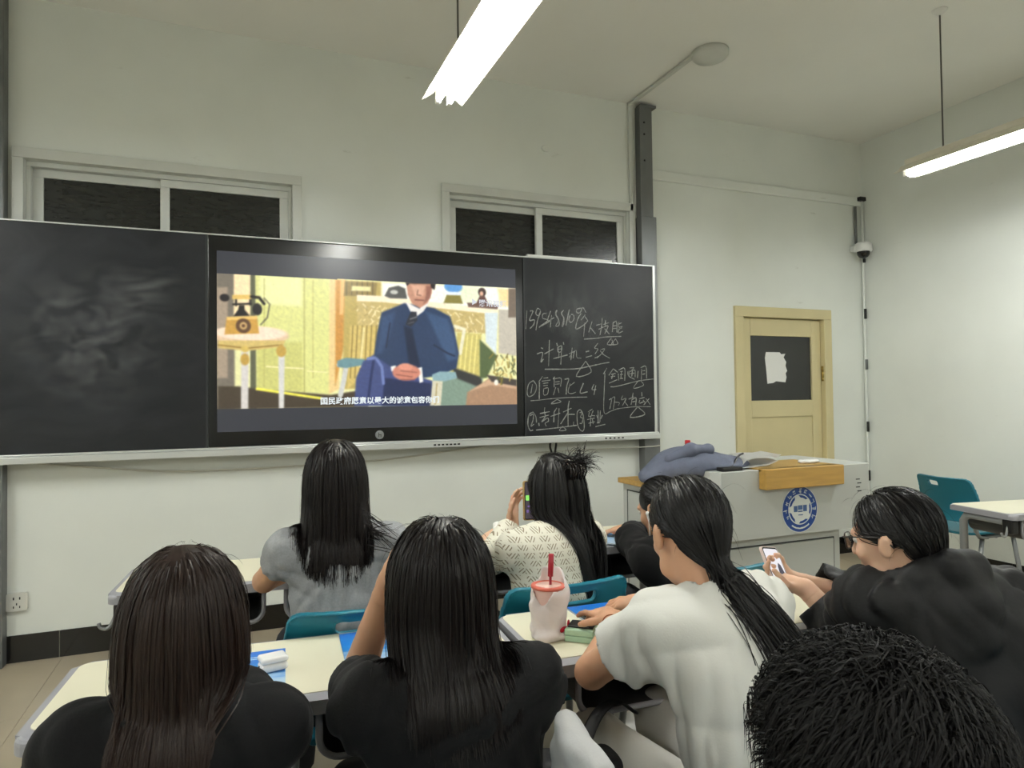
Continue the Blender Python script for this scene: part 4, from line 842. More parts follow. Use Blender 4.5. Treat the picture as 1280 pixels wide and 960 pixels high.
# ------------------------------------------------------------------ chairs
def chair_shell(kind, slot_w):
    h = .005
    if kind == 'back':
        lo, hi = (-.26, -.07, -.03), (.26, .07, .34)
    else:
        lo, hi = (-.26, -.25, -.06), (.26, .25, .06)
    ax = [np.arange(lo[i], hi[i] + h, h) for i in range(3)]
    X, Y, Z = np.meshgrid(*ax, indexing='ij')
    if kind == 'back':
        cy = .035 * (X / .22) ** 2 - .02 * ((Z - .12) / .15) ** 2
        t = np.abs(Y - cy) - .007
        wv = .225 - .02 * np.clip((Z - .16) / .14, 0, 1)
        d2 = np.hypot(np.maximum(np.abs(X) - (wv - .035), 0), np.maximum(np.abs(Z - .15) - (.15 - .035), 0)) - .035
        sl = np.hypot(np.maximum(np.abs(X - (0 if slot_w > .05 else -.06)) - slot_w, 0), np.maximum(np.abs(Z - .252) - .004, 0)) - .014
        d2 = np.maximum(d2, -sl)
        rim = np.maximum(np.abs(d2) - .006, np.abs(Y - cy) - .012)
        g = np.minimum(np.maximum(t, d2), np.maximum(rim, d2))
    else:
        cz = -.028 * np.clip((Y + .02), 0, 1) ** 2 / .05 + .02 * (X / .22) ** 2 - .01
        t = np.abs(Z - cz) - .009
        d2 = np.hypot(np.maximum(np.abs(X) - (.222 - .06), 0), np.maximum(np.abs(Y) - (.21 - .06), 0)) - .06
        g = np.maximum(t, d2)
    return surface_nets(g.astype(np.float32), np.array(lo), h)
def make_chair(slot_w):
    e = empty('school_chair')
    v, f = chair_shell('seat', slot_w); v = v + np.array((0, .0, .45))
    from_arrays('seat', v, f, M_TEAL, e)
    v, f = chair_shell('back', slot_w)
    c, s = math.cos(.14), math.sin(.14)      # recline
    v = np.stack([v[:, 0], v[:, 1] * c - v[:, 2] * s - .2, v[:, 2] * c + v[:, 1] * s + .52], 1)
    from_arrays('backrest', v, f, M_TEAL, e)
    for sx in (-1, 1):
        tube('back_post', smooth_path([(sx * .2, -.1, .425), (sx * .205, -.17, .44), (sx * .205, -.2, .5), (sx * .205, -.225, .64)], 5), .013, M_GREYMETAL, e, 8, (1.3, .8))
        tube('leg', [(sx * .185, .14, .43), (sx * .21, .2, .012)], .014, M_GREYMETAL, e, 8)
        tube('leg', [(sx * .185, -.12, .43), (sx * .21, -.21, .012)], .014, M_GREYMETAL, e, 8)
        for yy in (.2, -.21): lathe('foot_cap', [(0, 0), (.017, 0), (.018, .03), (.013, .034), (0, .034)], M_BLACKPL, e, 10, (sx * .21, yy, 0))
        tube('seat_rail', [(sx * .185, -.15, .43), (sx * .185, .16, .43)], .012, M_GREYMETAL, e, 8)
    tube('stretcher', [(-.187, .0, .425), (.187, .0, .425)], .011, M_GREYMETAL, e, 8)
    return e
chair0 = make_chair(.07)
chairs = [(.335, 2.155, -2, 'teal plastic chair under the student in the grey T-shirt'),
          (.955, 2.14, 0, 'teal plastic chair under the student in the knitted cardigan'),
          (1.56, 2.09, 4, 'teal plastic chair under the hunched student with earphones'),
          (-.1, 1.05, 0, 'teal plastic chair under the brown-haired student'),
          (.37, 1.05, -3, 'teal plastic chair under the student in the black T-shirt'),
          (.985, 1.05, 9, 'teal plastic chair under the student in the white T-shirt'),
          (1.56, .99, 14, 'teal plastic chair under the student in the black jacket'),
          (.44, .12, -12, 'teal plastic chair under the short-haired person in the foreground')]
for i, (x, y, a, lab) in enumerate(chairs):
    o = chair0 if i == 0 else copy_tree(chair0)
    o.location = (x, y, 0); o.rotation_euler = (0, 0, math.radians(a))
    tag(o, lab, 'chair', 'teal school chairs')
ch = make_chair(.03)
ch.location = (4.70, 3.17, 0); ch.rotation_euler = (0, 0, math.radians(-97))
tag(ch, 'empty teal plastic chair standing by the right wall', 'chair', 'teal school chairs')

# ------------------------------------------------------------------ podium
pod = tag(empty('podium', (2.8, 2.95, 0)), 'grey steel lecture podium with golden wood edge and round blue emblem', 'podium')
def pl(x, y, z): return (x - 2.8, y - 2.95, z)
PX0, PX1, PY0, PY1 = 2.245, 3.335, 2.80, 3.38
box('lower_cabinet', pl(2.3, 2.85, .0), pl(3.13, 3.36, .64), M_PODIUM, pod, .006)
dp = box('cabinet_door', pl(2.36, 2.842, .06), pl(3.075, 2.855, .585), M_PODIUM, pod, .002)
boxes('door_gap', [(pl(2.352, 2.846, .05), pl(2.358, 2.852, .59)), (pl(3.077, 2.846, .05), pl(3.083, 2.852, .59)), (pl(2.352, 2.846, .587), pl(3.083, 2.852, .593))], M_PODLINE, pod)
bm = bmesh.new()
prism(bm, [pl(x, y, 0)[:2] for x, y in ((PX0 + .03, PY0), (PX1 - .03, PY0), (PX1, PY0 + .04), (PX1, PY1), (PX0, PY1), (PX0, PY0 + .05))], .64, .995, .004)
from_bm('upper_console', bm, M_PODIUM, pod)
boxes('vent_slot', [(pl(3.215 - .01 * (k % 2), PY0 - .001, .84 + .022 * k), pl(3.245 - .01 * (k % 2), PY0 + .002, .846 + .022 * k)) for k in range(4)], M_PODLINE, pod)
box('side_wing', pl(2.05, 2.86, 0), pl(PX0 + .01, PY1, .895), M_PODIUM, pod, .004)
boxes('door_gap', [(pl(2.048, 2.93, .05), pl(2.051, 2.936, .86)), (pl(2.048, 3.33, .05), pl(2.051, 3.336, .86)), (pl(2.048, 2.93, .855), pl(2.051, 3.336, .861))], M_PODLINE, pod)
box('wing_top', pl(2.02, 2.85, .895), pl(PX0 + .02, PY1 + .01, .925), M_WOOD, pod, .005)
box('wood_edge', pl(2.52, 2.75, .895), pl(3.065, 2.815, 1.002), M_WOOD, pod, .005)
box('wood_top', pl(2.52, 2.78, .985), pl(3.065, 3.12, 1.002), M_WOOD, pod, .003)
# emblem: blue ring with white lettering marks, white centre
M_EB = mat('emblem_blue', (18, 62, 134), .35); M_EW = mat('emblem_white', (214, 218, 214), .4)
em = empty('emblem', pl(2.79, PY0 - .001, .772), 0, pod)
em['label'] = 'round blue and white emblem'
EM = Matrix.Rotation(math.pi / 2, 4, 'X')
def disc(name, r, z0, z1, m, sx=1.):
    bm = bmesh.new(); prism(bm, [(sx * r * math.cos(2 * math.pi * k / 40), r * math.sin(2 * math.pi * k / 40)) for k in range(40)], z0, z1)
    bmesh.ops.transform(bm, matrix=EM, verts=bm.verts); return from_bm(name, bm, m, em)
disc('emblem_rim', .124, 0, .002, M_EW); disc('emblem_ring', .12, 0, .003, M_EB); disc('emblem_white_ring', .082, 0, .0035, M_EW); disc('emblem_inner', .076, 0, .004, M_EB); disc('emblem_centre', .063, 0, .0045, M_EW)
bm = bmesh.new()
for k in range(5):                      # pale petals reaching into the inner ring
    a = math.radians(90 + 72 * k + 14)
    prism(bm, [(.055 * math.cos(a - .5), .055 * math.sin(a - .5)), (.077 * math.cos(a - .1), .077 * math.sin(a - .1)), (.077 * math.cos(a + .22), .077 * math.sin(a + .22)), (.055 * math.cos(a + .5), .055 * math.sin(a + .5))], .0044, .0048)
bmesh.ops.transform(bm, matrix=EM, verts=bm.verts); from_bm('emblem_petals', bm, M_EW, em)
bm = bmesh.new()
for lo, hi in (((-.045, -.012), (-.02, .02)), ((-.016, -.002), (.016, .022)), ((.02, -.012), (.046, .022)), ((-.016, -.014), (.016, -.007)), ((-.015, -.032), (.018, -.027))):
    prism(bm, [(lo[0], lo[1]), (hi[0], lo[1]), (hi[0], hi[1]), (lo[0], hi[1])], .0044, .005)
bmesh.ops.transform(bm, matrix=EM, verts=bm.verts); from_bm('emblem_building', bm, mat('emblem_mid_blue', (62, 92, 140), .4), em)
bm = bmesh.new(); rs = random.Random(9)
for k in range(11):                     # ring characters, too small to read: a few strokes each
    a = math.radians(205 - 230 * k / 10)
    for j in range(4):
        dx, dz = rs.uniform(-.007, .007), rs.uniform(-.008, .008)
        w, hh = ((.008, .0016) if rs.random() < .5 else (.0016, .009))
        M = Matrix.Rotation(a - math.pi / 2, 4, 'Z') @ Matrix.Translation((dx, .101 + dz, 0))
        vs = bx(bm, (-w, -hh / 1, .0032), (w, hh / 1, .0038)); bmesh.ops.transform(bm, matrix=M, verts=vs)
for k in range(30):
    a = math.radians(235 + 70 * k / 29)
    vs = bx(bm, (-.0018, -.005 + rs.uniform(0, .002), .0032), (.0018, .004, .0038))
    bmesh.ops.transform(bm, matrix=Matrix.Rotation(a - math.pi / 2, 4, 'Z') @ Matrix.Translation((0, .101, 0)), verts=vs)
bmesh.ops.transform(bm, matrix=EM, verts=bm.verts); from_bm('emblem_lettering', bm, M_EW, em)['kind'] = 'stuff'

# things on the podium
M_JACKET = mat('blue_grey_wool', (98, 104, 122), .85, var=.08, scale=30, bump=.25, bscale=180)
e = tag(empty('folded_jacket', (2.25, 2.98, .93)), 'blue-grey jacket with turned collar heaped on the podium', 'jacket')
jo = np.array((2.25, 2.98, .93))
body = [('ell', jo + (-.02, .06, .08), (.2, .15, .105), None), ('ell', jo + (.17, .0, .075), (.16, .12, .055), None), ('cone', jo + (.02, .02, .1), jo + (.3, -.02, .07), .06, .02), ('ell', jo + (-.17, .1, .03), (.1, .1, .06), None)]
v, f = sdf_mesh(body, [('box', jo + (0, 0, -.13), (.6, .5, .128), None, .001), ('box', jo + (.497, .1, -.034), (.5, .3, .102), None, .001)], .008, .05, (.006, 26, 3), jo)
from_arrays('jacket_body', v, f, M_JACKET, e)
col = [('cone', jo + (-.16, .0, .13), jo + (-.06, -.045, .178), .026, .03), ('cone', jo + (-.06, -.045, .178), jo + (.075, -.02, .172), .03, .024), ('cone', jo + (.075, -.02, .172), jo + (.1, .06, .14), .024, .018)]
v, f = sdf_mesh(col, [], .006, .03, (.002, 40, 5), jo); from_arrays('jacket_collar', v, f, M_JACKET, e)
e = tag(empty('water_bottle', (2.37, 3.2, .926)), 'clear plastic water bottle with red cap behind the jacket', 'bottle')
M_PET = mat('clear_pet', (235, 240, 240), .08, trans=.9)
lathe('bottle_body', [(0, .0), (.028, 0), (.031, .01), (.031, .12), (.028, .14), (.013, .172), (.0125, .185), (0, .185)], M_PET, e, 20)
lathe('bottle_cap', [(0, .183), (.0155, .183), (.0155, .207), (.014, .21), (0, .21)], mat('red_cap', (196, 30, 40), .4), e, 20)
e = tag(empty('open_booklet', (2.6, 2.93, 1.0025)), 'white booklet bent open on the podium top', 'booklet')
def sheet(name, pts_lo, pts_hi, m, parent, th=.006):
    bm = bmesh.new(); a = [bm.verts.new(p) for p in pts_lo]; b = [bm.verts.new(p) for p in pts_hi]
    for i in range(len(a) - 1): bm.faces.new((a[i], a[i + 1], b[i + 1], b[i]))
    g = bmesh.ops.solidify(bm, geom=bm.faces[:], thickness=th)
    return from_bm(name, bm, m, parent)
sheet('page_block', [(-.13, -.06, .012), (-.1, -.07, .045), (-.02, -.08, .05), (.08, -.08, .045), (.13, -.07, .06)], [(-.1, .12, .02), (-.06, .12, .06), (.0, .12, .064), (.1, .12, .06), (.16, .12, .066)], M_PAPER, e, .012)
sheet('cover', [(-.2, -.08, .0), (-.1, -.09, .004), (.02, -.09, .01), (.1, -.08, .03)], [(-.14, .1, .0), (-.06, .1, .01), (.04, .1, .016), (.13, .1, .04)], M_PAPER, e, .003)
tag(tube('microphone_cable', smooth_path([(2.36, 2.86, 1.003), (2.41, 2.87, 1.02), (2.45, 2.89, 1.05), (2.49, 2.91, 1.068), (2.53, 2.93, 1.073)], 5), .005, M_BLACKPL, None, 8), 'black gooseneck cable curving up beside the jacket', 'cable')
tag(box('black_remote', (2.3, 2.815, .996), (2.43, 2.87, 1.016), M_BLACKPL, None, .006), 'flat black device lying at the jacket hem', 'device')
v, f = sdf_mesh([('ell', (2.98, 2.9, 1.014), (.05, .03, .012), None), ('ell', (3.02, 2.92, 1.014), (.03, .03, .01), None), ('ell', (2.94, 2.92, 1.013), (.03, .02, .01), None)], [], .004, .01, (.003, 120, 2), (2.98, 2.9, 1.005))
o = from_arrays('crumpled_tissue', v, f, M_PAPER); o.location = (2.98, 2.9, 1.0025)
tag(o, 'small crumpled white tissue on the wooden podium top', 'tissue')
# ------------------------------------------------------------------ people
V3 = lambda *a: np.array(a, float)
def unit(v):
    v = np.asarray(v, float); return v / (np.linalg.norm(v) + 1e-12)
def frame(look, up=(0, 0, 1), tilt=0.):
    """rows: right, forward, up"""
    f = unit(look); r = unit(np.cross(f, up)); u = np.cross(r, f)
    c, s = math.cos(tilt), math.sin(tilt)
    return np.array([r * c + u * s, f, u * c - r * s])

M_SKIN = mat('skin_warm', (205, 158, 126), .5, var=.06, scale=14, spec=.35, sss=.08)
M_SKIN2 = mat('skin_light', (220, 178, 150), .5, var=.06, scale=14, spec=.35, sss=.08)
M_EYE = mat('eye_white', (225, 222, 216), .2); M_IRIS = mat('eye_iris', (28, 18, 14), .15)
M_HAIR_B = mat('hair_black', (13, 11, 11), .46, spec=.28)
M_HAIR_BR = mat('hair_dark_brown', (36, 23, 17), .48, spec=.26, var=.2, scale=20)
M_HAIR_D = mat('hair_brown_black', (17, 11, 10), .46, spec=.24)
M_BLACKCLOTH = mat('black_cotton', (13, 13, 15), .85, bump=.15, bscale=220, sheen=.05, spec=.2)
M_BLACKNYLON = mat('black_nylon', (17, 17, 19), .6, bump=.15, bscale=90, spec=.3)
M_GREYCLOTH = mat('grey_melange_cotton', (150, 152, 154), .9, var=.09, scale=160, bump=.12, bscale=240, spec=.15)
M_WHITECLOTH = mat('white_cotton', (222, 221, 214), .85, bump=.1, bscale=240, spec=.2)
M_DARKPANTS = mat('dark_denim', (26, 28, 34), .85, bump=.1, bscale=200)
M_SHOE = mat('white_sneaker', (214, 212, 206), .55)

def knit_mat():
    m = mat('cream_lace_knit', (226, 222, 206), .9, bump=.3, bscale=260, spec=.1)
    nt = m.node_tree; n = nt.nodes; l = nt.links; b = n['Principled BSDF']
    tc = n.new('ShaderNodeTexCoord'); sp = n.new('ShaderNodeSeparateXYZ'); l.new(tc.outputs['Object'], sp.inputs[0])
    def math_(op, a, c):
        k = n.new('ShaderNodeMath'); k.operation = op
        for i, q in enumerate((a, c)):
            if q is None: continue
            if isinstance(q, (int, float)): k.inputs[i].default_value = q
            else: l.new(q, k.inputs[i])
        return k.outputs[0]
    X, Z = sp.outputs['X'], sp.outputs['Z']
    # rows of short slanted slits leaning alternately: a leaf-lace chevron
    u1 = math_('MULTIPLY', X, 21.); row = math_('FLOOR', math_('MULTIPLY', Z, 40.), None)
    sh = math_('ADD', u1, math_('MULTIPLY', row, .37))
    tri = math_('ABSOLUTE', math_('SUBTRACT', math_('FRACT', sh, None), .5), None)
    slit = math_('SINE', math_('MULTIPLY', math_('ADD', math_('MULTIPLY', Z, 1.1), math_('MULTIPLY', tri, .05)), 520.), None)
    sg = math_('SIGN', math_('SINE', math_('ADD', math_('MULTIPLY', X, 128.), math_('MULTIPLY', row, 1.57)), None), None)
    slit2 = math_('SINE', math_('MULTIPLY', math_('ADD', X, math_('MULTIPLY', math_('MULTIPLY', sg, Z), .7)), 620.), None)
    grp = math_('SINE', math_('ADD', math_('MULTIPLY', X, 128.), math_('MULTIPLY', row, 2.4)), None)
    msk = math_('GREATER_THAN', math_('MULTIPLY', math_('GREATER_THAN', slit2, .45), math_('GREATER_THAN', grp, -.6)), .5)
    gap = math_('LESS_THAN', math_('ABSOLUTE', math_('SUBTRACT', math_('FRACT', math_('MULTIPLY', Z, 40.), None), .5), None), .36)
    hole = math_('MULTIPLY', msk, gap)
    mx = n.new('ShaderNodeMixRGB'); l.new(hole, mx.inputs['Fac'])
    mx.inputs['Color1'].default_value = lin((224, 220, 204)) + (1,); mx.inputs['Color2'].default_value = lin((146, 134, 112)) + (1,)
    l.new(mx.outputs['Color'], b.inputs['Base Color'])
    return m
M_KNIT = knit_mat()

def head_prims(c, R):
    """c centre of head, R rows right/forward/up.  local (x right, y forward, z up)"""
    def P(x, y, z): return np.asarray(c) + np.array((x, y, z)) @ R
    E = lambda p, r, k=.015: ('ell', P(*p), r, R, {'k': k})
    Cn = lambda a, b, ra, rb, k=.01: ('cone', P(*a), P(*b), ra, rb, {'k': k})
    add = [E((0, -.012, .028), (.074, .092, .084)), E((0, .026, -.03), (.058, .064, .078), .03),
           E((0, .058, -.088), (.026, .024, .022), .03), Cn((-.04, .03, -.075), (0, .066, -.092), .024, .02, .02), Cn((.04, .03, -.075), (0, .066, -.092), .024, .02, .02),
           Cn((0, .085, .012), (0, .103, -.026), .009, .0125, .01), E((-.011, .095, -.03), (.008, .008, .006), .006), E((.011, .095, -.03), (.008, .008, .006), .006),
           Cn((-.034, .08, .022), (.034, .08, .022), .01, .01, .02), E((-.038, .064, -.028), (.02, .018, .018), .02), E((.038, .064, -.028), (.02, .018, .018), .02),
           E((0, .084, -.055), (.022, .01, .0055), .006), E((0, .083, -.064), (.019, .01, .006), .006)]
    for s in (-1, 1):
        add += [('ell', P(s * .079, -.008, -.012), (.0085, .018, .031), R, {'k': .006}), ('ell', P(s * .083, -.016, .004), (.006, .012, .016), R, {'k': .005})]
    cuts = [('ell', P(s * .03, .092, .006), (.0145, .012, .0085), R) for s in (-1, 1)]
    return add, cuts, P

def torso_prims(J, s=1., off=0.):
    """J joints; off grows every radius (cloth)"""
    hip, chest, neck = J['hip'], J['chest'], J['neck']
    sl, sr = J['sl'], J['sr']
    rt = unit(sr - sl); upv = unit(neck - hip); fw = unit(np.cross(upv, rt)); R = np.array([rt, fw, np.cross(rt, fw)])
    w = np.linalg.norm(sr - sl) / 2
    o = off
    mid = hip * .5 + chest * .5
    return [('ell', hip + V3(0, 0, -.005), (w * .98 + o, .115 + o, .105 + o), R, {'k': .05}),
            ('ell', mid, (w * .80 + o, .09 + o, .14 + o), R, {'k': .05}),
            ('ell', chest, (w * .92 + o, .098 + o, .15 + o), R, {'k': .05}),
            ('ell', chest * .45 + neck * .55 - fw * .01, (w * .86 + o, .078 + o, .085 + o), R, {'k': .05}),
            ('cone', sl - rt * 0., neck - upv * .045 - rt * .02, .046 + o, .046 + o, {'k': .05}), ('cone', sr, neck - upv * .045 + rt * .02, .046 + o, .046 + o, {'k': .05})], R

HAND_LEN = (.072, .08, .074, .06)
def hand_prims(wrist, d, palm_n, side, curl=(.5, .5, .55, .6), spread=.12, thumb=.5, s=.9):
    """five-fingered hand. d = direction of the fingers, palm_n = direction the palm faces, side = +1 thumb on d x n side"""
    d = unit(d); n = unit(palm_n - d * np.dot(palm_n, d)); t = np.cross(d, n) * side      # t: towards the thumb
    w = np.asarray(wrist, float)
    pr = []
    kn = []
    for i in range(4):
        off = (.027 - .018 * i) * s
        k0 = w + d * (.083 - .004 * abs(i - 1)) * s + t * off
        kn.append(k0)
        pr.append(('cone', w + d * .018 * s + t * off * .62, k0, .0135 * s, .0105 * s, {'k': .012}))
    pr.append(('cone', w + d * .03 * s + t * .016 * s, w + d * .06 * s - t * .012 * s, .015 * s, .015 * s, {'k': .015}))
    for i in range(4):
        L = HAND_LEN[i] * s; a = 0.; p = kn[i]
        base = unit(d + t * spread * (1.5 - i) * .5)
        r = (.0092 - .0006 * (i == 3)) * s
        for j, (fr, ca) in enumerate(((.45, .55), (.31, .95), (.24, .7))):
            a += curl[i] * ca
            q = p + (base * math.cos(a) + n * math.sin(a)) * L * fr
            pr.append(('cone', p, q, r, r * .9, {'k': .003})); r *= .9; p = q
    tb = w + d * .028 * s + t * .026 * s
    td = unit(d * .75 + t * .75 + n * .25); tm = tb + td * .036 * s
    te = tm + unit(d * .95 + t * (.35 - .5 * thumb) + n * (.3 + .5 * thumb)) * .03 * s
    tf = te + unit(d * .95 + t * (.1 - .5 * thumb) + n * (.35 + .4 * thumb)) * .024 * s
    pr += [('cone', w + d * .015 * s + t * .012 * s, tb, .014 * s, .013 * s, {'k': .01}), ('cone', tb, tm, .013 * s, .0105 * s, {'k': .006}), ('cone', tm, te, .0105 * s, .0095 * s, {'k': .004}), ('cone', te, tf, .0095 * s, .008 * s, {'k': .004})]
    return pr

def strands(roots, v0, L, coll, steps=26, grav=.35, offs=None, jitter=.05, rng=None, bias=None, tie=None, tie_r=.012, after=None, hug=0., pull=None):
    """grow hair: roots (n,3), v0 (n,3), L (n,), coll(P)->signed distance; returns (n,steps,3)"""
    n = len(roots)
    P = roots.copy(); V = v0.copy(); ds = (L / (steps - 1))[:, None]
    out = [P.copy()]
    tied = np.zeros(n, bool)
    for i in range(1, steps):
        g = np.zeros_like(P); g[:, 2] = -1
        if tie is not None:
            to = tie - P; dist = np.linalg.norm(to, axis=1)
            newly = (~tied) & (dist < ds[:, 0] * 1.05 + tie_r)
            tdir = to / (dist[:, None] + 1e-9)
            Vn = V * .25 + tdir * .75 + (pull(P) if pull is not None else 0)
            if after is not None:
                age = np.clip((i - 8) / 12, 0, 1)
                Va = V * .62 + (np.asarray(after) * (1 - age) + np.array((0, 0, -1)) * age) * .38
            else: Va = V * (1 - grav) + g * grav
            V = np.where(tied[:, None], Va, Vn)
            tied |= newly
            if newly.any():
                P[newly] = tie + rng.normal(size=(newly.sum(), 3)) * tie_r * .45
                V[newly] = np.asarray(after if after is not None else (0, 0, -1)) + rng.normal(size=(newly.sum(), 3)) * .2
        else:
            V = V * (1 - grav) + g * grav
        if bias is not None: V = V + bias(P, i / steps)
        V = V + rng.normal(size=V.shape) * jitter * (.3 + i / steps)
        V /= np.linalg.norm(V, axis=1)[:, None] + 1e-9
        Q = P + V * ds
        o = offs if offs is not None else 0.
        for _ in range(2):
            e = 2e-3
            d0 = coll(Q)
            G = np.stack([coll(Q + np.array(a) * e) - d0 for a in ((1, 0, 0), (0, 1, 0), (0, 0, 1))], 1) / e
            G /= np.linalg.norm(G, axis=1)[:, None] + 1e-9
            pen = np.maximum(o - d0, 0) + hug * np.minimum(o - d0, 0)
            if tie is not None: pen = np.where(tied, np.maximum(o * .5 - d0, 0), pen)
            Q = Q + G * pen[:, None]
        nv = Q - P
        V = nv / (np.linalg.norm(nv, axis=1)[:, None] + 1e-9)
        P = Q; out.append(P.copy())
    return np.stack(out, 1)

def clump(S, rng, size=9, amt=.55):
    n, m, _ = S.shape
    k = max(1, n // size)
    seeds = S[rng.permutation(n)[:k]]
    near = np.empty(n, int)
    for a in range(0, n, 256):
        d = ((S[a:a + 256, None, m // 3] - seeds[None, :, m // 3]) ** 2).sum(-1) + ((S[a:a + 256, None, 0] - seeds[None, :, 0]) ** 2).sum(-1)
        near[a:a + 256] = d.argmin(1)
    w = (np.linspace(0, 1, m) ** 1.3 * amt)[None, :, None]
    return S * (1 - w) + seeds[near] * w

def strand_mesh(S, r0, r1, rng, axis=None):
    """each strand a narrow ribbon lying flat against the outline of the hair (axis = centre of the head)"""
    n, m, _ = S.shape
    T = np.gradient(S, axis=1); T /= np.linalg.norm(T, axis=2)[..., None] + 1e-9
    if axis is None: N = np.broadcast_to(rng.normal(size=(n, 1, 3)), T.shape)
    else:
        A = np.broadcast_to(np.asarray(axis), S.shape).copy(); A[..., 2] = np.minimum(A[..., 2], S[..., 2] + .0)
        N = S - A
        N = N / (np.linalg.norm(N, axis=2)[..., None] + 1e-9) + rng.normal(size=(n, 1, 3)) * .3
    B = np.cross(T, N); B /= np.linalg.norm(B, axis=2)[..., None] + 1e-9
    t = np.linspace(0, 1, m)
    rad = (r0 * (1 - t ** 3) + r1 * t ** 3)[None, :, None] * rng.uniform(.7, 1.25, size=(n, 1, 1))
    v = np.stack([S - B * rad, S + B * rad], 2).reshape(-1, 3)
    idx = np.arange(n * m * 2).reshape(n, m, 2)
    return v, np.stack([idx[:, :-1, 0], idx[:, :-1, 1], idx[:, 1:, 1], idx[:, 1:, 0]], -1).reshape(-1, 4)

def scalp(n, c, R, rng, front=.3, low=-.62):
    out = []
    while sum(len(o) for o in out) < n:
        d = rng.normal(size=(n * 2, 3)); d /= np.linalg.norm(d, axis=1)[:, None]
        x, y, z = d.T
        line = np.where(y > .1, .1 + .75 * (y - .1) + .1, np.where(y > -.25, -.25 + (y + .25) * .9, low))
        ok = z > line
        out.append(d[ok])
    d = np.concatenate(out)[:n]
    p = d * np.array((.074, .092, .084)) + np.array((0, -.012, .028))
    return np.asarray(c) + p @ R, d, d @ R

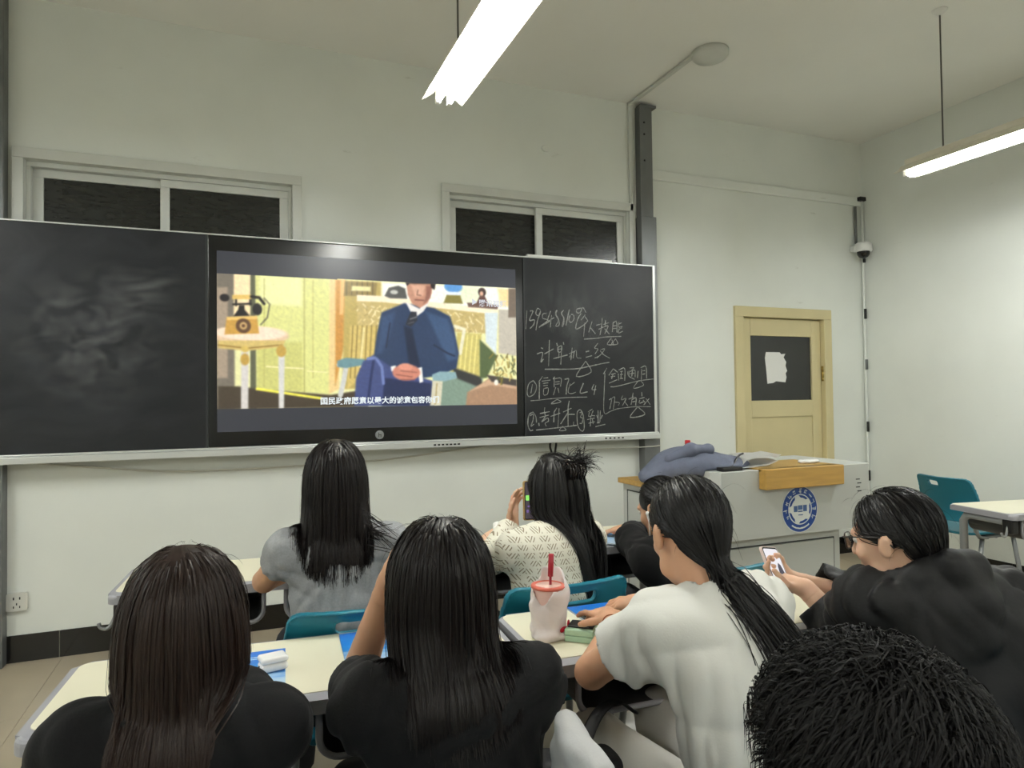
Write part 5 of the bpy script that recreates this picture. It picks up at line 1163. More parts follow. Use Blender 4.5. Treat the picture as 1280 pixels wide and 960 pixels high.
def make_person(sp):
    rng = np.random.default_rng(sp.get('seed', 1))
    J = {k: np.asarray(v, float) for k, v in sp['J'].items()}
    o = V3(J['hip'][0], J['hip'][1], 0)
    root = empty('person', tuple(o)); tag(root, sp['label'], 'person', 'seated students')
    R = frame(sp['look'], tilt=sp.get('tilt', 0.)); c = J['head']
    hp, hc, HP = head_prims(c, R)
    sk = sp.get('skin', M_SKIN)
    tp, TR = torso_prims(J, 1., -.012)
    nk = [('cone', HP(0, -.022, -.055), J['neck'] - V3(0, 0, .02), .05, .052, {'k': .03})]
    arms = []; fine = []
    for s, sh, el, wr in (('l', 'sl', 'el', 'wl'), ('r', 'sr', 'er', 'wr')):
        arms += [('cone', J[sh], J[el], .043, .036, {'k': .02}), ('cone', J[el], J[wr], .037, .025, {'k': .01})]
        h = sp['hands'][s]
        fine += hand_prims(J[wr], h['d'], np.asarray(h['n'], float), h.get('side', 1 if s == 'l' else -1), h.get('curl', (.5, .5, .55, .6)), h.get('spread', .12), h.get('thumb', .5))
        fine += [('cone', J[wr] * .85 + J[el] * .15, J[wr], .0275, .024, {'k': .01}), ('cone', J[wr], J[wr] + unit(h['d']) * .03, .023, .021, {'k': .012})]
    legs = []; pant = []
    fwd = TR[1] * V3(1, 1, 0); fwd = unit(fwd); rt = TR[0] * V3(1, 1, 0); rt = unit(rt)
    feet = []
    for s in (-1, 1):
        kn = sp.get('knees', {}).get(s)
        a = J['hip'] + rt * s * .085 + V3(0, 0, -.02)
        if kn is None: kn = a + fwd * .4 + rt * s * .03 + V3(0, 0, .03)
        kn = np.asarray(kn, float)
        an = np.array((kn[0], kn[1], .1)) + fwd * sp.get('shin', .02)
        an = np.asarray(sp.get('ankles', {}).get(s, an), float)
        legs += [('cone', a, kn, .075, .05, {'k': .02}), ('cone', kn, an, .05, .036, {'k': .02}), ('cone', an, an + V3(0, 0, -.05) + fwd * .1, .03, .024, {'k': .02})]
        pant += [('cone', a, kn, .09, .066, {'k': .03}), ('cone', kn, an + V3(0, 0, .02), .066, .056, {'k': .03})]
        feet.append((an, kn))
    v, f = sdf_mesh(hp + nk + tp + arms + legs, hc, sp.get('bh', .008), .02, None, o)
    vh, fh = sdf_mesh(fine, [], .0034, .006, None, o)
    body = from_arrays('body', np.concatenate([v, vh]), np.concatenate([f, fh + len(v)]), sk, root)
    for s in (-1, 1):
        ev, ef = sdf_mesh([('ell', HP(s * .03, .077, .006), (.0125, .0125, .0125), None)], [], .003, .001, None, o)
        e = from_arrays('eye', ev, ef, M_EYE, root)
        ev, ef = sdf_mesh([('ell', HP(s * .03, .0868, .006), (.0058, .0035, .0058), R)], [], .0015, .001, None, o)
        from_arrays('iris', ev, ef, M_IRIS, e)
    # trousers, shoes
    hipcloth = [('ell', J['hip'] + V3(0, 0, -.02), (.175, .13, .095), TR, {'k': .04})]
    cuts = [('cut', an + V3(0, 0, .0), (0, 0, -1), .09) for an, kn in feet]
    v, f = sdf_mesh(hipcloth + pant, cuts, .013, .03, (.003, 30, sp.get('seed', 1) + 5), o)
    from_arrays('trousers', v, f, sp.get('pants', M_DARKPANTS), root)
    for an, kn in feet:
        b0 = V3(an[0], an[1], .0)
        RF = np.array([rt, fwd, (0, 0, 1)])
        v, f = sdf_mesh([('ell', b0 + fwd * .01 + V3(0, 0, .055), (.042, .06, .05), RF), ('ell', b0 + fwd * .1 + V3(0, 0, .035), (.045, .09, .034), RF), ('box', b0 + fwd * .06 + V3(0, 0, .018), (.042, .135, .018), RF, .015)], [], .009, .03, None, o)
        from_arrays('shoe', v, f, sp.get('shoes', M_SHOE), root)
    # upper garment
    t = sp['top']; off = t.get('off', .012)
    gp, _ = torso_prims(J, 1., off)
    sleeve_cuts = []
    for sh, el, wr in (('sl', 'el', 'wl'), ('sr', 'er', 'wr')):
        S, E_, Wq = J[sh], J[el], J[wr]
        r0, r1, r2 = t.get('r', (.06, .056, .045))
        k = t.get('len', 2.)
        if k <= 1.:
            end = S + (E_ - S) * k
            gp += [('cone', S, end, r0, r1, {'k': .035})]
            dd = unit(E_ - S)
            sleeve_cuts += [('cut', end - dd * .012, dd, r1 + .05)]
            if k > .9: pass
            sleeve_cuts += [('cone', end - dd * .07, end + dd * .03, r1 - .016, r1 - .007)]
        else:
            end = E_ + (Wq - E_) * (k - 1)
            gp += [('cone', S, E_, r0, r1, {'k': .035}), ('cone', E_, end, r1, r2, {'k': .025})]
            dd = unit(Wq - E_)
            sleeve_cuts += [('cut', end - dd * .004, dd, r2 + .03), ('cone', end - dd * .05, end + dd * .03, r2 - .014, r2 - .007)]
    for pr in t.get('extra', []): gp.append(pr)
    ncut = [('cone', J['neck'] + V3(0, 0, t.get('nz', .0)) + (HP(0, 0, -.1) - J['neck']) * .1, HP(0, 0, -.02), t.get('nr', .058), .1)] if t.get('nr', .058) > 0 else []
    v, f = sdf_mesh(gp, ncut + sleeve_cuts, .006, .03, t.get('wr', (.004, 95, sp.get('seed', 1))), o, (V3(-9, -9, J['hip'][2] - .12), V3(9, 9, 9)))
    from_arrays(t.get('name', 'shirt'), v, f, t['m'], root)
    # hair
    hs = sp['hair']
    cm = hs['m']
    shell = [('ell', HP(0, -.014, .03), (.079, .096, .088), R)]
    fcut = [('ell', HP(0, .09, -.04), (.09, .075, .105), R), ('box', HP(0, .05, -.1), (.1, .12, .085), R, .02), ('ell', HP(0, -.06, -.14), (.1, .1, .06), R)]
    v0, f0 = sdf_mesh(shell, fcut, .006, .01, None, o)
    body_c = hp[:2] + nk + torso_prims(J, 1., off + .002)[0] + [('cone', J['sl'], J['el'], .062, .05), ('cone', J['sr'], J['er'], .062, .05)]
    cr = [('ell', HP(0, -.012, .028), (.074, .092, .084), R), ('ell', HP(0, .02, -.03), (.062, .066, .08), R)] + nk + body_c[3:]
    def coll(P):
        P = P.astype(np.float32)
        d = prim_dist(cr[0], P)
        for pr in cr[1:]: d = np.minimum(d, prim_dist(pr, P))
        return d.astype(float)
    n = hs.get('n', 1500)
    roots, d, dw = scalp(n, c, R, rng, low=hs.get('low', -.62))
    offs = rng.random(n) ** 1.2 * hs.get('thick', .02) + .004
    kind = hs['kind']
    if kind == 'long':
        side = np.where(d[:, 0] > hs.get('part', 0.), 1., -1.)
        top = np.clip(d[:, 2], 0, 1)
        bk = np.clip((d[:, 1] + .55) / .5, 0, 1)
        loc = np.stack([side * (.25 + .75 * top) * bk + d[:, 0] * .3, -.35 - .25 * top - .3 * (d[:, 1] > .3), -.9 + .5 * top], 1)
        vv = loc @ R; nd = dw; vv = vv - nd * (vv * nd).sum(1)[:, None] * 1.0 - nd * .1
        vv /= np.linalg.norm(vv, axis=1)[:, None]
        L = hs['L'] * rng.uniform(.86, 1.05, n) - (hs.get('topbonus', .12)) * (1 - np.clip(d[:, 2], 0, 1))
        fz = hs.get('bias')
        def bias(P, t):
            b = np.zeros_like(P)
            q = (P - np.asarray(c)) @ R.T
            near = (q[:, 2] > -.13)
            # keep hair off the face: sweep it backwards in front of the ears
            b += (near & (q[:, 1] > .02) & (q[:, 2] < .03))[:, None] * (-R[1]) * .55
            low = q[:, 2] < -.07
            b += (low & (q[:, 1] > -.1))[:, None] * (-R[1]) * hs.get('backward', .35)
            b += (low & (np.abs(q[:, 0]) > hs.get('half', .075)))[:, None] * (-np.sign(q[:, 0]))[:, None] * R[0] * hs.get('inward', .15)
            if fz is not None: b += np.asarray(fz) * t
            return b
        S = strands(roots, vv, L, coll, hs.get('steps', 28), hs.get('grav', .3), offs, hs.get('jit', .035), rng, bias)
    elif kind == 'tail':
        tie = HP(*hs['tie'])
        vv = tie - roots; vv -= dw * (vv * dw).sum(1)[:, None] * .9
        vv /= np.linalg.norm(vv, axis=1)[:, None] + 1e-9
        L = hs['L'] * rng.uniform(.85, 1.05, n) + np.linalg.norm(tie - roots, axis=1) * 1.2
        offs = rng.random(n) ** 1.5 * hs.get('thick', .012) + .004
        S = strands(roots, vv, L, coll, hs.get('steps', 30), hs.get('grav', .3), offs, hs.get('jit', .03), rng, None, tie, hs.get('tie_r', .014), hs.get('after'), 0.,
                    lambda P: ((((P - np.asarray(c)) @ R.T)[:, 1] > -.03) & (((P - np.asarray(c)) @ R.T)[:, 2] < hs.get('lowest', .03)))[:, None] * (-R[1] * 1.1 + R[2] * .35))
    else:            # short crop
        crown = unit(R[2] - R[1] * .55)
        sw = (dw - crown) * 1.1 + np.cross(dw, crown) * .5 + rng.normal(size=(n, 3)) * .32
        vv = sw - dw * (sw * dw).sum(1)[:, None] + dw * hs.get('lift', .55)
        vv /= np.linalg.norm(vv, axis=1)[:, None]
        L = hs['L'] * rng.uniform(.55, 1.1, n) * (.55 + .45 * np.clip(d[:, 2] + .5, 0, 1))
        S = strands(roots, vv, L, coll, hs.get('steps', 8), hs.get('grav', .12), rng.random(n) * .024 + .003, hs.get('jit', .22), rng, hug=.45)
    S = clump(S, rng, hs.get('cs', 10), hs.get('clump', .5))
    v1, f1 = strand_mesh(S - o, hs.get('r0', .0012), hs.get('r1', .0005), rng, c - o)
    hv = [v0, v1]; hf = [f0, f1 + len(v0)]
    if hs.get('fly'):
        k = hs['fly']; rr, dd, ddw = scalp(k, c, R, rng)
        vv = ddw + rng.normal(size=(k, 3)) * .6; vv /= np.linalg.norm(vv, axis=1)[:, None]
        S2 = strands(rr + ddw * .012, vv - ddw * .55, rng.uniform(.03, .07, k), coll, 8, .2, np.full(k, .008), .08, rng)
        v2, f2 = strand_mesh(S2 - o, .0003, .00012, rng); hf.append(f2 + len(v0) + len(v1)); hv.append(v2)
    if hs.get('flick'):
        k = 70; fp, fd = hs['flick']
        rr = HP(*fp) + rng.normal(size=(k, 3)) * (.008, .008, .03)
        vv = np.asarray(fd, float) @ R + rng.normal(size=(k, 3)) * .16; vv /= np.linalg.norm(vv, axis=1)[:, None]
        S3 = strands(rr, vv, rng.uniform(.07, .15, k), coll, 10, .035, np.full(k, .01), .03, rng)
        v3, f3 = strand_mesh(S3 - o, .0011, .0004, rng, c - o); hf.append(f3 + sum(len(q) for q in hv)); hv.append(v3)
    ho = from_arrays('hair', np.concatenate(hv), np.concatenate(hf), cm, root)
    return dict(root=root, J=J, HP=HP, R=R, o=o, coll=coll, rng=rng, hair=ho)

DN = (0, 0, -1)
FL = lambda d, n=DN, **k: dict(d=d, n=n, **k)
people = {}
people['brown'] = make_person(dict(seed=11, bh=.0105, label='person with long dark brown hair in a black top at the near left', skin=M_SKIN,
    J=dict(hip=(-.085, 1.10, .53), chest=(-.085, 1.20, .735), neck=(-.085, 1.24, .905), head=(-.085, 1.275, 1.03), sl=(-.23, 1.22, .86), sr=(.045, 1.235, .835),
           el=(-.29, 1.36, .755), wl=(-.17, 1.58, .80), er=(.075, 1.41, .745), wr=(-.01, 1.585, .797)), look=(.2, .98, -.08),
    hands=dict(l=FL((.7, .7, -.1)), r=FL((-.7, .7, -.1))),
    top=dict(m=M_BLACKCLOTH, len=1.92, r=(.058, .052, .042), off=.012, name='sweater'),
    hair=dict(kind='long', m=M_HAIR_BR, L=.50, n=5200, steps=21, thick=.007, part=0., clump=.14, fly=40, r0=.0012, grav=.42, half=.07, inward=.3)))
people['black_tee'] = make_person(dict(seed=12, bh=.0105, label='person with long dark hair in a black T-shirt resting the head on one hand',
    J=dict(hip=(.37, 1.09, .53), chest=(.362, 1.175, .735), neck=(.352, 1.21, .90), head=(.35, 1.25, 1.045), sl=(.215, 1.2, .85), sr=(.505, 1.19, .85),
           el=(.228, 1.455, .805), wl=(.282, 1.37, 1.02), er=(.575, 1.38, .765), wr=(.5, 1.58, .80)), look=(-.08, 1, -.22), tilt=-.06,
    hands=dict(l=FL((.15, -.4, .8), (.9, -.2, -.2), side=-1), r=FL((-.6, .7, -.1))),
    knees={-1: (.24, 1.45, .56), 1: (.46, 1.46, .56)},
    top=dict(m=M_BLACKCLOTH, len=.84, r=(.06, .058, .056), off=.018, name='t_shirt', wr=(.006, 105, 4)),
    hair=dict(kind='long', m=M_HAIR_D, L=.335, n=5000, steps=19, thick=.008, part=.02, clump=.2, jit=.035, fly=40, r0=.0012, grav=.4, half=.12, inward=.1, backward=.18, topbonus=.06)))
people['white_tee'] = make_person(dict(seed=13, label='person in a white T-shirt with a long black ponytail typing on a phone',
    J=dict(hip=(.985, 1.04, .53), chest=(.955, 1.12, .77), neck=(.925, 1.185, .975), head=(.925, 1.25, 1.09), sl=(.80, 1.185, .915), sr=(1.10, 1.235, .905),
           el=(.74, 1.37, .765), wl=(.885, 1.5, .822), er=(1.13, 1.42, .80), wr=(1.045, 1.62, .815)), look=(.16, .97, -.25),
    hands=dict(l=FL((-.12, .95, .05), (.1, -.2, -1), curl=(.3, .75, .85, .8), thumb=.3), r=FL((-.75, .6, -.1), (0, .2, -1), curl=(.6, .7, .75, .8))),
    pants=mat('light_grey_trousers', (196, 194, 186), .85, bump=.1, bscale=200), knees={-1: (.80, 1.47, .55), 1: (1.03, 1.52, .55)},
    top=dict(m=M_WHITECLOTH, len=.54, r=(.068, .074, .06), off=.022, name='t_shirt', wr=(.0075, 90, 9)),
    hair=dict(kind='tail', m=M_HAIR_B, L=.36, n=4000, steps=24, r0=.0012, thick=.008, tie=(.012, -.1, -.105), tie_r=.027, after=(.5, -.42, -.75), clump=.16, fly=50)))
people['jacket'] = make_person(dict(seed=14, label='person in glasses and a black jacket looking at a phone held out', skin=M_SKIN2,
    J=dict(hip=(1.57, 1.0, .53), chest=(1.56, 1.09, .735), neck=(1.53, 1.125, .95), head=(1.49, 1.19, 1.035), sl=(1.40, 1.195, .885), sr=(1.695, 1.085, .885),
           el=(1.47, 1.33, .77), wl=(1.425, 1.415, .862), er=(1.66, 1.36, .80), wr=(1.455, 1.50, .862)), look=(-.26, .94, -.2),
    hands=dict(l=FL((-.55, .55, .25), (-.3, .2, .9), side=-1, curl=(.7, .8, .8, .8)), r=FL((-.95, .05, .35), (.1, -.95, .2), side=1, curl=(.7, .8, .85, .9))),
    top=dict(m=M_BLACKNYLON, len=1.72, r=(.074, .07, .06), off=.03, name='jacket', wr=(.008, 85, 6), nr=.045, nz=.03, extra=[('cone', (1.455, 1.13, .955), (1.505, 1.07, .99), .03, .032, {'k': .03}), ('cone', (1.505, 1.07, .99), (1.575, 1.065, .985), .032, .032, {'k': .03}), ('cone', (1.575, 1.065, .985), (1.61, 1.12, .955), .032, .03, {'k': .03}), ('cone', (1.61, 1.12, .955), (1.585, 1.2, .91), .03, .028, {'k': .03}), ('cone', (1.455, 1.13, .955), (1.47, 1.22, .9), .03, .028, {'k': .03})]),
    hair=dict(kind='tail', m=M_HAIR_B, L=.07, n=4000, steps=24, thick=.009, r0=.0012, tie=(.01, -.088, -.115), tie_r=.02, after=(.3, -.4, -.8), clump=.16, fly=70)))
people['grey_tee'] = make_person(dict(seed=15, bh=.0105, label='person in a grey T-shirt with straight dark hair facing the display', skin=M_SKIN,
    J=dict(hip=(.31, 2.1, .53), chest=(.297, 2.18, .80), neck=(.287, 2.195, .99), head=(.285, 2.215, 1.148), sl=(.135, 2.17, .93), sr=(.445, 2.175, .925),
           el=(.075, 2.37, .80), wl=(.24, 2.56, .80), er=(.52, 2.38, .80), wr=(.38, 2.58, .80)), look=(.12, 1, 0),
    hands=dict(l=FL((.8, .6, -.1)), r=FL((-.8, .6, -.1))), ankles={1: (.47, 2.72, .1)},
    top=dict(m=M_GREYCLOTH, len=.36, r=(.06, .058, .06), off=.018, name='t_shirt', wr=(.0045, 110, 21)),
    hair=dict(kind='long', m=M_HAIR_D, L=.42, n=3600, steps=20, thick=.007, part=.02, clump=.14, r0=.0013, fly=30, grav=.4, half=.2, inward=0., backward=.3, flick=((.075, -.085, -.15), (1., -.25, -.55)))))
people['knit'] = make_person(dict(seed=16, label='person in a cream lace-knit cardigan with waist-long black hair', skin=M_SKIN2,
    J=dict(hip=(1.03, 2.08, .53), chest=(1.02, 2.15, .75), neck=(1.04, 2.195, .93), head=(1.062, 2.235, 1.065), sl=(.885, 2.16, .865), sr=(1.195, 2.225, .865),
           el=(.865, 2.36, .80), wl=(.985, 2.45, .90), er=(1.14, 2.45, .81), wr=(.945, 2.535, .845)), look=(-.3, .93, -.2), tilt=-.05,
    hands=dict(l=FL((.15, .15, .9), (.6, -.6, .1), side=-1, curl=(.35, .4, .45, .5), thumb=.2), r=FL((-.85, -.2, -.25), (0, 0, -1))),
    top=dict(m=M_KNIT, len=1.9, r=(.062, .056, .045), off=.018, name='cardigan', wr=(.003, 80, 8)),
    hair=dict(kind='long', m=M_HAIR_B, L=.62, n=3800, steps=22, thick=.008, half=.05, part=-.5, clump=.14, grav=.4, bias=(.08, -.03, 0), r0=.0013, topbonus=.1)))
people['earphones'] = make_person(dict(seed=17, label='hunched person in black with tied hair and an earphone', skin=M_SKIN,
    J=dict(hip=(1.61, 2.07, .53), chest=(1.60, 2.17, .69), neck=(1.58, 2.235, .81), head=(1.56, 2.285, .945), sl=(1.465, 2.22, .75), sr=(1.73, 2.24, .775),
           el=(1.51, 2.43, .792), wl=(1.60, 2.57, .80), er=(1.7, 2.44, .79), wr=(1.6, 2.6, .80)), look=(-.3, .88, -.35),
    hands=dict(l=FL((.5, .8, -.1)), r=FL((-.6, .7, -.1))),
    top=dict(m=M_BLACKCLOTH, len=1.9, r=(.066, .06, .05), off=.022, name='sweater', wr=(.006, 90, 3)),
    hair=dict(kind='tail', m=M_HAIR_B, L=.12, n=2600, steps=24, thick=.009, r0=.0013, tie=(.0, -.105, -.05), tie_r=.02, after=(.3, -.6, -.5), clump=.16, fly=40)))
people['foreground'] = make_person(dict(seed=18, bh=.0105, label='person with short black hair in the right foreground seen from behind',
    J=dict(hip=(.45, .16, .53), chest=(.465, .26, .74), neck=(.475, .34, .92), head=(.49, .42, 1.05), sl=(.31, .31, .86), sr=(.65, .28, .86),
           el=(.28, .5, .78), wl=(.38, .68, .78), er=(.72, .48, .78), wr=(.62, .68, .78)), look=(.25, .95, -.25),
    hands=dict(l=FL((.6, .7, 0)), r=FL((-.6, .7, 0))),
    top=dict(m=M_BLACKCLOTH, len=1.8, r=(.07, .062, .05), off=.018, name='sweater'),
    hair=dict(kind='crop', m=mat('hair_matt_black', (9, 8, 8), .6, spec=.2), L=.06, n=11500, steps=7, cs=16, clump=.25, r0=.0007, r1=.0003, lift=.14, grav=.05, jit=.06, low=-.75)))
# ------------------------------------------------------------------ worn things (parts of the people)
def ring(name, c, d, r, th, m, parent, o, lump=0., n=28, seed=1):
    d = unit(d); u = unit(np.cross(d, (0, 0, 1) if abs(d[2]) < .9 else (1, 0, 0))); w = np.cross(d, u)
    rs = np.random.RandomState(seed)
    pts = [tuple(np.asarray(c) - o + (u * math.cos(2 * math.pi * k / n) + w * math.sin(2 * math.pi * k / n)) * r * (1 + lump * rs.uniform(-1, 1)) + d * lump * r * rs.uniform(-1, 1)) for k in range(n)]
    bm = bmesh.new(); sweep(bm, pts + pts[:2], [th * (1 + 2 * lump * rs.uniform(-1, 1)) for _ in range(n)] + [th, th], 8, False)
    return from_bm(name, bm, m, parent, True)
p = people['white_tee']; J = p['J']
ring('bracelet', J['wl'] * .9 + J['el'] * .1, J['wl'] - J['el'], .0305, .0016, mat('red_gold_thread', (150, 84, 44), .5), p['root'], p['o'])
ring('hair_tie', p['HP'](.02, -.104, -.108), (.45, -.42, -.75), .021, .006, M_BLACKPL, p['root'], p['o'])
p = people['knit']; J = p['J']
ring('scrunchie', J['wr'] * .98 + J['er'] * .02, J['wr'] - J['er'], .036, .015, mat('white_scrunchie', (232, 230, 222), .9), p['root'], p['o'], .12)
# claw clip with the short hair ends standing out of it
HP = p['HP']; R_ = p['R']
M_CLIP = mat('tortoise_clip', (34, 26, 24), .15)
bm = bmesh.new()
for k in range(7):
    x = -.04 + .0135 * k
    sweep(bm, [tuple(HP(x, -.118, .075) - p['o']), tuple(HP(x * .95, -.136, .06) - p['o']), tuple(HP(x * .9, -.14, .035) - p['o']), tuple(HP(x * .85, -.124, .01) - p['o'])], [.0042, .0045, .004, .002], 6)
sweep(bm, [tuple(HP(-.045, -.12, .074) - p['o']), tuple(HP(0, -.126, .08) - p['o']), tuple(HP(.045, -.12, .074) - p['o'])], .007, 8)
from_bm('hair_clip', bm, M_CLIP, p['root'], True)
rng = np.random.default_rng(4); n = 420
c0 = HP(.015, -.112, .07)
rt = np.array([c0 + (rng.normal(size=3) * (.028, .01, .014)) @ R_ for _ in range(n)])
vv = np.array([(rng.normal(size=3) * (.7, .5, .6) + np.array((.35, -.75, .5))) @ R_ for _ in range(n)]); vv /= np.linalg.norm(vv, axis=1)[:, None]
S = strands(rt, vv, rng.uniform(.03, .075, n), p['coll'], 9, .1, np.full(n, .006), .1, rng)
v, f = strand_mesh(S - p['o'], .0009, .0003, rng)
from_arrays('hair_tuft', v, f, M_HAIR_B, p['root'])
# glasses
p = people['jacket']; HP = p['HP']
M_GL = mat('dark_glasses_frame', (34, 26, 24), .3); M_LENS = mat('spectacle_lens', (240, 244, 244), .03, trans=1.)
g = empty('glasses', tuple(HP(0, .11, .006) - p['o']), 0, p['root'])
go = HP(0, .11, .006)
for s in (-1, 1):
    loop = [tuple(HP(s * .033 + x, .108 - .01 * abs(x + s * .033) / .05, .004 + z) - go) for x, z in rrect(.05, .04, .014, 4)]
    bm = bmesh.new(); sweep(bm, loop + loop[:2], .0016, 6, False); from_bm('rim', bm, M_GL, g, True)
    bm = bmesh.new(); a = [bm.verts.new(q) for q in loop]; b = [bm.verts.new(tuple(np.array(q) + p['R'][1] * .0015)) for q in loop]
    bm.faces.new(a); bm.faces.new(b[::-1])
    for i in range(len(a)): bm.faces.new((a[i], b[i], b[(i + 1) % len(a)], a[(i + 1) % len(a)]))
    from_bm('lens', bm, M_LENS, g)
    bm = bmesh.new(); sweep(bm, [tuple(HP(s * x, y, z) - go) for x, y, z in ((.058, .1, .016), (.074, .085, .016), (.082, .03, .014), (.084, -.01, .01), (.084, -.03, -.015))], .0018, 6); from_bm('temple', bm, M_GL, g, True)
bm = bmesh.new(); sweep(bm, [tuple(HP(x, .109, z) - go) for x, z in ((-.009, .008), (0, .011), (.009, .008))], .0016, 6); from_bm('bridge', bm, M_GL, g, True)
# earphone
p = people['earphones']; HP = p['HP']
v, f = sdf_mesh([('ell', HP(-.088, .004, -.012), (.008, .009, .009), None), ('cone', HP(-.091, .004, -.014), HP(-.09, .008, -.042), .0045, .0035)], [], .0025, .004, None, p['o'])
ep = from_arrays('earphone', v, f, M_WHITEPL, p['root'])
tube('earphone_wire', [tuple(q) for q in smooth_path([tuple(HP(-.09, .008, -.042) - p['o']), tuple(HP(-.085, .03, -.1) - p['o']), tuple(HP(-.07, .07, -.17) - p['o'])], 5)], .0014, M_WHITEPL, ep, 6)

# ------------------------------------------------------------------ small things on the desks
def cover_mat(name, c1, c2):
    m = bpy.data.materials.new(name); m.use_nodes = True
    nt = m.node_tree; n = nt.nodes; l = nt.links; b = n['Principled BSDF']; b.inputs['Roughness'].default_value = .3
    tc = n.new('ShaderNodeTexCoord'); sp = n.new('ShaderNodeSeparateXYZ'); l.new(tc.outputs['Object'], sp.inputs[0])
    t = n.new('ShaderNodeTexNoise'); t.inputs['Scale'].default_value = 26; t.inputs['Detail'].default_value = 6
    mp = n.new('ShaderNodeMapping'); mp.inputs['Scale'].default_value = (.5, 2, 1); l.new(tc.outputs['Object'], mp.inputs[0]); l.new(mp.outputs[0], t.inputs['Vector'])
    a = n.new('ShaderNodeMath'); a.operation = 'MULTIPLY_ADD'; a.inputs[1].default_value = .16; l.new(t.outputs['Fac'], a.inputs[0]); l.new(sp.outputs['Y'], a.inputs[2])
    mr = n.new('ShaderNodeMapRange'); mr.inputs['From Min'].default_value = -.06; mr.inputs['From Max'].default_value = .2; l.new(a.outputs[0], mr.inputs['Value'])
    r = n.new('ShaderNodeValToRGB'); e = r.color_ramp.elements
    e[0].color = lin((206, 224, 238)) + (1,); e[1].color = lin(c2) + (1,)
    k = e.new(.38); k.color = lin((150, 190, 228)) + (1,); k = e.new(.55); k.color = lin(c1) + (1,)
    l.new(mr.outputs[0], r.inputs['Fac']); l.new(r.outputs['Color'], b.inputs['Base Color'])
    return m
M_COVER = cover_mat('blue_cover', (40, 132, 214), (24, 112, 210))
def booklet(x, y, rz, label, w=.19, d=.262, z=.7537, lift=0.):
    e = tag(empty('booklet', (x, y, z), math.radians(rz)), label, 'booklet', 'blue booklets on the desks')
    box('page_block', (-w / 2 + .001, -d / 2 + .001, .0006), (w / 2 - .001, d / 2 - .001, .0042), M_PAPER, e, .0004, 1)
    box('front_cover', (-w / 2, -d / 2, .0042), (w / 2, d / 2, .0049), M_COVER, e)
    box('back_cover', (-w / 2, -d / 2, 0), (w / 2, d / 2, .0006), M_COVER, e)
    bm = bmesh.new()
    for k, (ww, yy) in enumerate(((.05, .09), (.075, .078))): bx(bm, (-ww / 2 + .02, yy - .003, .0049), (ww / 2 + .02, yy + .003, .0051))
    from_bm('title_print', bm, mat('pale_print', (190, 218, 240), .5), e)['kind'] = 'stuff'
    return e
booklet(.005, 1.705, -3.5, 'blue booklet under the white earbud case')
booklet(.335, 1.742, -3.5, 'blue booklet beside the forearm of the black-shirted student')
booklet(1.0, 1.70, -2, 'blue booklet half under the phone and the typing hand')
booklet(1.475, 2.69, 22, 'pale blue booklet next to the long black hair', z=.7537)
booklet(1.49, 2.67, 34, 'blue booklet lying askew on top of the pale one', z=.7588)
e = tag(empty('earbud_case', (.072, 1.70, .7588), .2), 'small white earbud case lying on the blue booklet', 'earbud case')
M_CASE = mat('gloss_white', (236, 236, 234), .2)
v, f = sdf_mesh([('box', (0, 0, .0095), (.031, .0235, .0095), None, .0085)], [], .0016, .001); from_arrays('case_base', v, f, M_CASE, e)
v, f = sdf_mesh([('box', (0, 0, .0265), (.0315, .024, .0073), None, .007)], [], .0016, .001); from_arrays('case_lid', v, f, M_CASE, e)
box('case_light', (-.033, -.004, .011), (-.0305, .001, .014), M_BLACKPL, e)

# drink in a plastic bag
cx_, cy_ = .768, 1.655
e = tag(empty('bagged_drink', (cx_, cy_, .7537)), 'iced drink cup with red straw wrapped in a pale plastic bag', 'drink cup')
M_CUP = mat('pink_drink_cup', (236, 200, 190), .25, spec=.5); M_LID = mat('red_rim', (214, 110, 92), .3)
lathe('cup', [(0, 0.002), (.032, .002), (.034, .006), (.045, .128), (.0455, .132), (0, .13)], M_CUP, e, 28)
lathe('lid', [(0, .131), (.034, .131), (.036, .136), (.046, .136), (.0475, .133), (.0475, .128), (.046, .128)], M_LID, e, 28)
lathe('lid_film', [(0, .1335), (.035, .1335), (.0352, .132), (0, .132)], mat('pale_pink_film', (240, 206, 192), .25), e, 28)
tube('straw', [(.005, 0, .02), (.006, 0, .158)], .0035, mat('dark_red_straw', (158, 28, 44), .4), e, 10)
tube('straw_tip', [(.006, 0, .156), (.0085, -.002, .215)], .0075, mat('dark_red_straw', (158, 28, 44), .4), e, 10)
M_BAG = mat('thin_white_plastic', (243, 234, 231), .3, alpha=.84, spec=.5)
pr = [('cone', (0, 0, .02), (.004, 0, .112), .044, .0505), ('ell', (.03, .02, .145), (.024, .022, .024), None), ('ell', (.012, .02, .118), (.042, .03, .03), None), ('ell', (.03, -.004, .11), (.026, .03, .034), None), ('cone', (.02, .02, .13), (.012, .03, .158), .018, .014), ('cone', (-.04, -.02, .02), (-.045, -.01, .09), .014, .012), ('ell', (-.01, -.03, .012), (.05, .035, .016), None)]
cut = [('cone', (-.004, -.004, .122), (-.008, -.008, .2), .043, .05), ('cone', (-.04, -.035, .1), (-.02, -.03, .15), .016, .03), ('box', (0, 0, -.03), (.2, .2, .031), None, .001)]
v, f = sdf_mesh(pr, cut, .0028, .012, (.006, 130, 6)); from_arrays('plastic_bag', v, f, M_BAG, e)
v, f = sdf_mesh([('ell', (.022, -.047, .026), (.018, .003, .009), frame((.4, -.9, 0))), ('ell', (.041, -.034, .036), (.011, .003, .009), frame((.8, -.6, 0)))], [], .002, .004, (.001, 90, 2)); from_arrays('bag_print', v, f, mat('red_print', (190, 24, 52), .4), e)

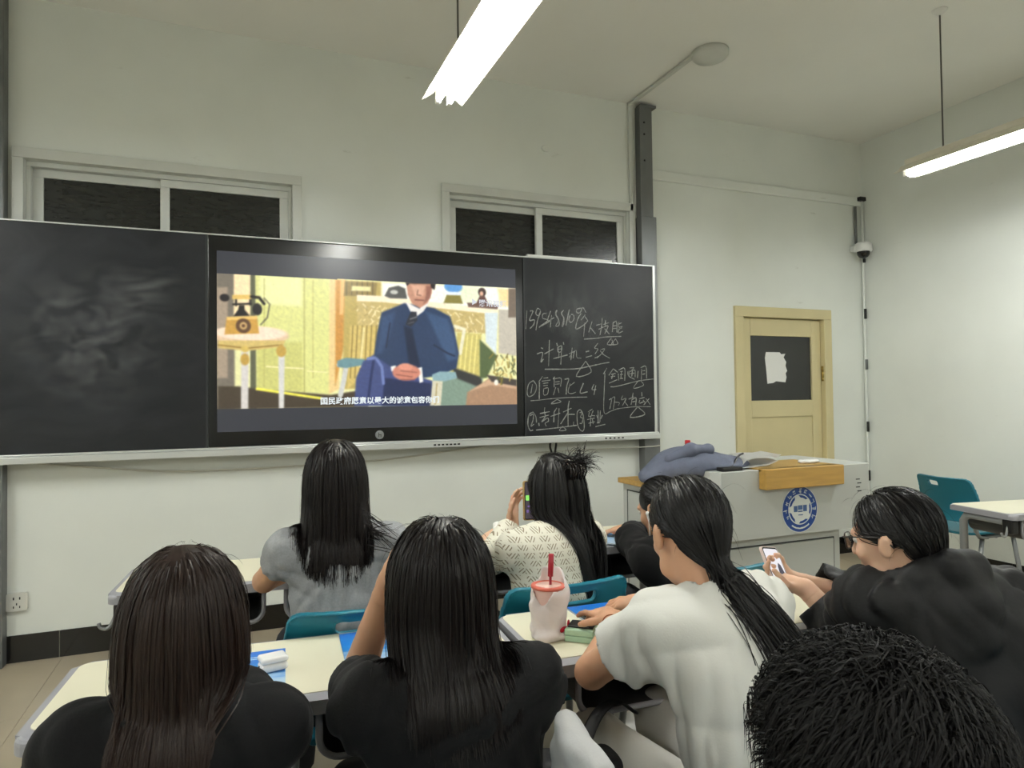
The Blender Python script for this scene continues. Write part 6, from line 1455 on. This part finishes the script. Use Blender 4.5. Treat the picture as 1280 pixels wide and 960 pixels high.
e = tag(empty('mint_box', (.836, 1.597, .7537), math.radians(-41)), 'pale mint green box with a black top panel beside the drink', 'box')
M_MINT = mat('mint_plastic', (176, 208, 178), .4)
for k in range(2): box('box_layer', (-.038, -.037, .0005 + .0162 * k), (.038, .037, .0158 + .0162 * k), M_MINT, e, .0022)
box('top_panel', (-.034, -.02, .0322), (.034, .034, .036), M_BLACKPL, e, .003)

M_SCREEN_OFF = mat('black_phone_glass', (8, 8, 10), .05); M_PHONE = mat('dark_phone_metal', (60, 58, 60), .3, metal=.6)
def phone(name_label, loc, R, rim, screen, w=.072, hgt=.15, th=.008):
    """R rows: width axis, height axis, screen normal"""
    e = empty('smartphone', loc); M = Matrix([list(x) for x in np.array(R)]).transposed().to_4x4(); M.translation = Vector(loc); e.matrix_world = M
    tag(e, name_label, 'phone')
    bm = bmesh.new(); prism(bm, rrect(w, hgt, .01), -th / 2, th / 2, .002); from_bm('phone_body', bm, rim, e)
    plate('phone_screen', rrect(w - .006, hgt - .006, .008), th / 2, th / 2 + .0006, screen, e)
    return e
e = phone('dark phone lying on the desk under the typing hand', (.945, 1.668, .7637), ((1, .03, 0), (-.03, 1, 0), (0, 0, 1)), M_PHONE, M_SCREEN_OFF, .078, .16)
# phone held by the student with long hair
nrm = unit((.36, -.9, .1)); ha = unit(np.array((.1, .0, 1.)) - nrm * np.dot((.1, 0, 1.), nrm)); wa = np.cross(ha, nrm)
e = phone('gold-rimmed phone held up by the student in the cardigan', (1.043, 2.405, .992), (wa, ha, nrm), mat('gold_rim', (190, 160, 110), .3, metal=.7), M_SCREEN_OFF)
M_UIG = mat('screen_green', (0, 0, 0), .4, emit=(150, 236, 110), estr=1.); M_UIP = mat('screen_purple', (0, 0, 0), .4, emit=(120, 96, 160), estr=.8)
M_UIB = mat('screen_dim', (0, 0, 0), .2, emit=(66, 58, 66), estr=1.)
plate('screen_background', rrect(.062, .138, .006), .0047, .005, M_UIB, e)
plate('screen_button', rrect(.058, .02, .004, 4, 0, .01), .005, .0053, M_UIG, e)
for k in range(3): plate('screen_icon', rrect(.012, .012, .004, 3, -.02 + .02 * k, -.04), .005, .0053, M_UIP, e)
plate('screen_icon', rrect(.04, .006, .002, 3, 0, -.022), .005, .0053, M_UIP, e)
# phone held by the student in the jacket
nrm = unit((.25, -.8, .5)); ha = unit(np.array((.18, .0, 1.)) - nrm * np.dot((.18, 0, 1.), nrm)); wa = np.cross(ha, nrm)
e = phone('pale phone with a lit picture held by the student in the black jacket', (1.372, 1.465, .905), (wa, ha, nrm), mat('pale_pink_case', (226, 206, 198), .4), M_SCREEN_OFF, .072, .135)
plate('screen_picture', rrect(.062, .12, .006), .0047, .005, mat('screen_white', (0, 0, 0), .3, emit=(236, 232, 238), estr=1.), e)
plate('screen_figure', [(.004, -.012), (.026, -.012), (.024, .0), (.02, .014), (.012, .02), (.006, .008)], .005, .0053, mat('screen_dark', (0, 0, 0), .3, emit=(60, 54, 72), estr=1.), e)
plate('screen_figure', rrect(.05, .022, .006, 3, 0, -.044), .005, .0053, mat('screen_rose', (0, 0, 0), .3, emit=(176, 130, 140), estr=1.), e)

# bags and cloth
e = tag(empty('black_bag', (.70, 1.36, .52)), 'black shoulder bag resting by the lap of the student in white', 'bag')
v, f = sdf_mesh([('box', (0, 0, -.0), (.1, .055, .075), frame((.3, .95, 0)), .03)], [], .006, .02, (.004, 40, 3)); from_arrays('bag_body', v, f, M_BLACKNYLON, e)
tube('bag_strap', smooth_path([(-.02, -.05, .06), (.02, -.0, .105), (.09, .06, .128), (.16, .1, .12), (.21, .1, .085)], 6), .011, M_BLACKNYLON, e, 8, (1.4, .4))
e = tag(empty('grey_jacket', (.545, .99, .62)), 'light grey jacket hanging on the chair of the black-shirted student', 'jacket')
v, f = sdf_mesh([('box', (-.03, .0, .03), (.02, .1, .19), frame((.12, 1, 0)), .018), ('ell', (-.015, .06, -.1), (.028, .07, .09), None)], [], .007, .03, (.005, 70, 12)); from_arrays('jacket_cloth', v, f, mat('light_grey_fleece', (186, 186, 186), .9, bump=.2, bscale=150), e)
e = tag(empty('small_handbag', (.215, 1.36, .615)), 'small black handbag with a ring on the lap below the desk', 'handbag')
v, f = sdf_mesh([('ell', (0, 0, .02), (.06, .05, .05), None), ('ell', (.05, .02, .05), (.022, .02, .03), None)], [], .005, .015, (.003, 60, 4)); from_arrays('bag_body', v, f, M_BLACKNYLON, e)
ring('bag_ring', V3(.09, .03, .06), (0, 1, 0), .012, .0018, M_STEEL, e, V3(0, 0, 0))
tag(plate('desk_grommet', rrect(.07, .03, .012), .7536, .757, mat('grey_rubber', (110, 110, 104), .6), None, .001, Matrix.Translation((1.745, 2.88, 0))), 'flat grey grommet at the far end of the front desk', 'grommet')
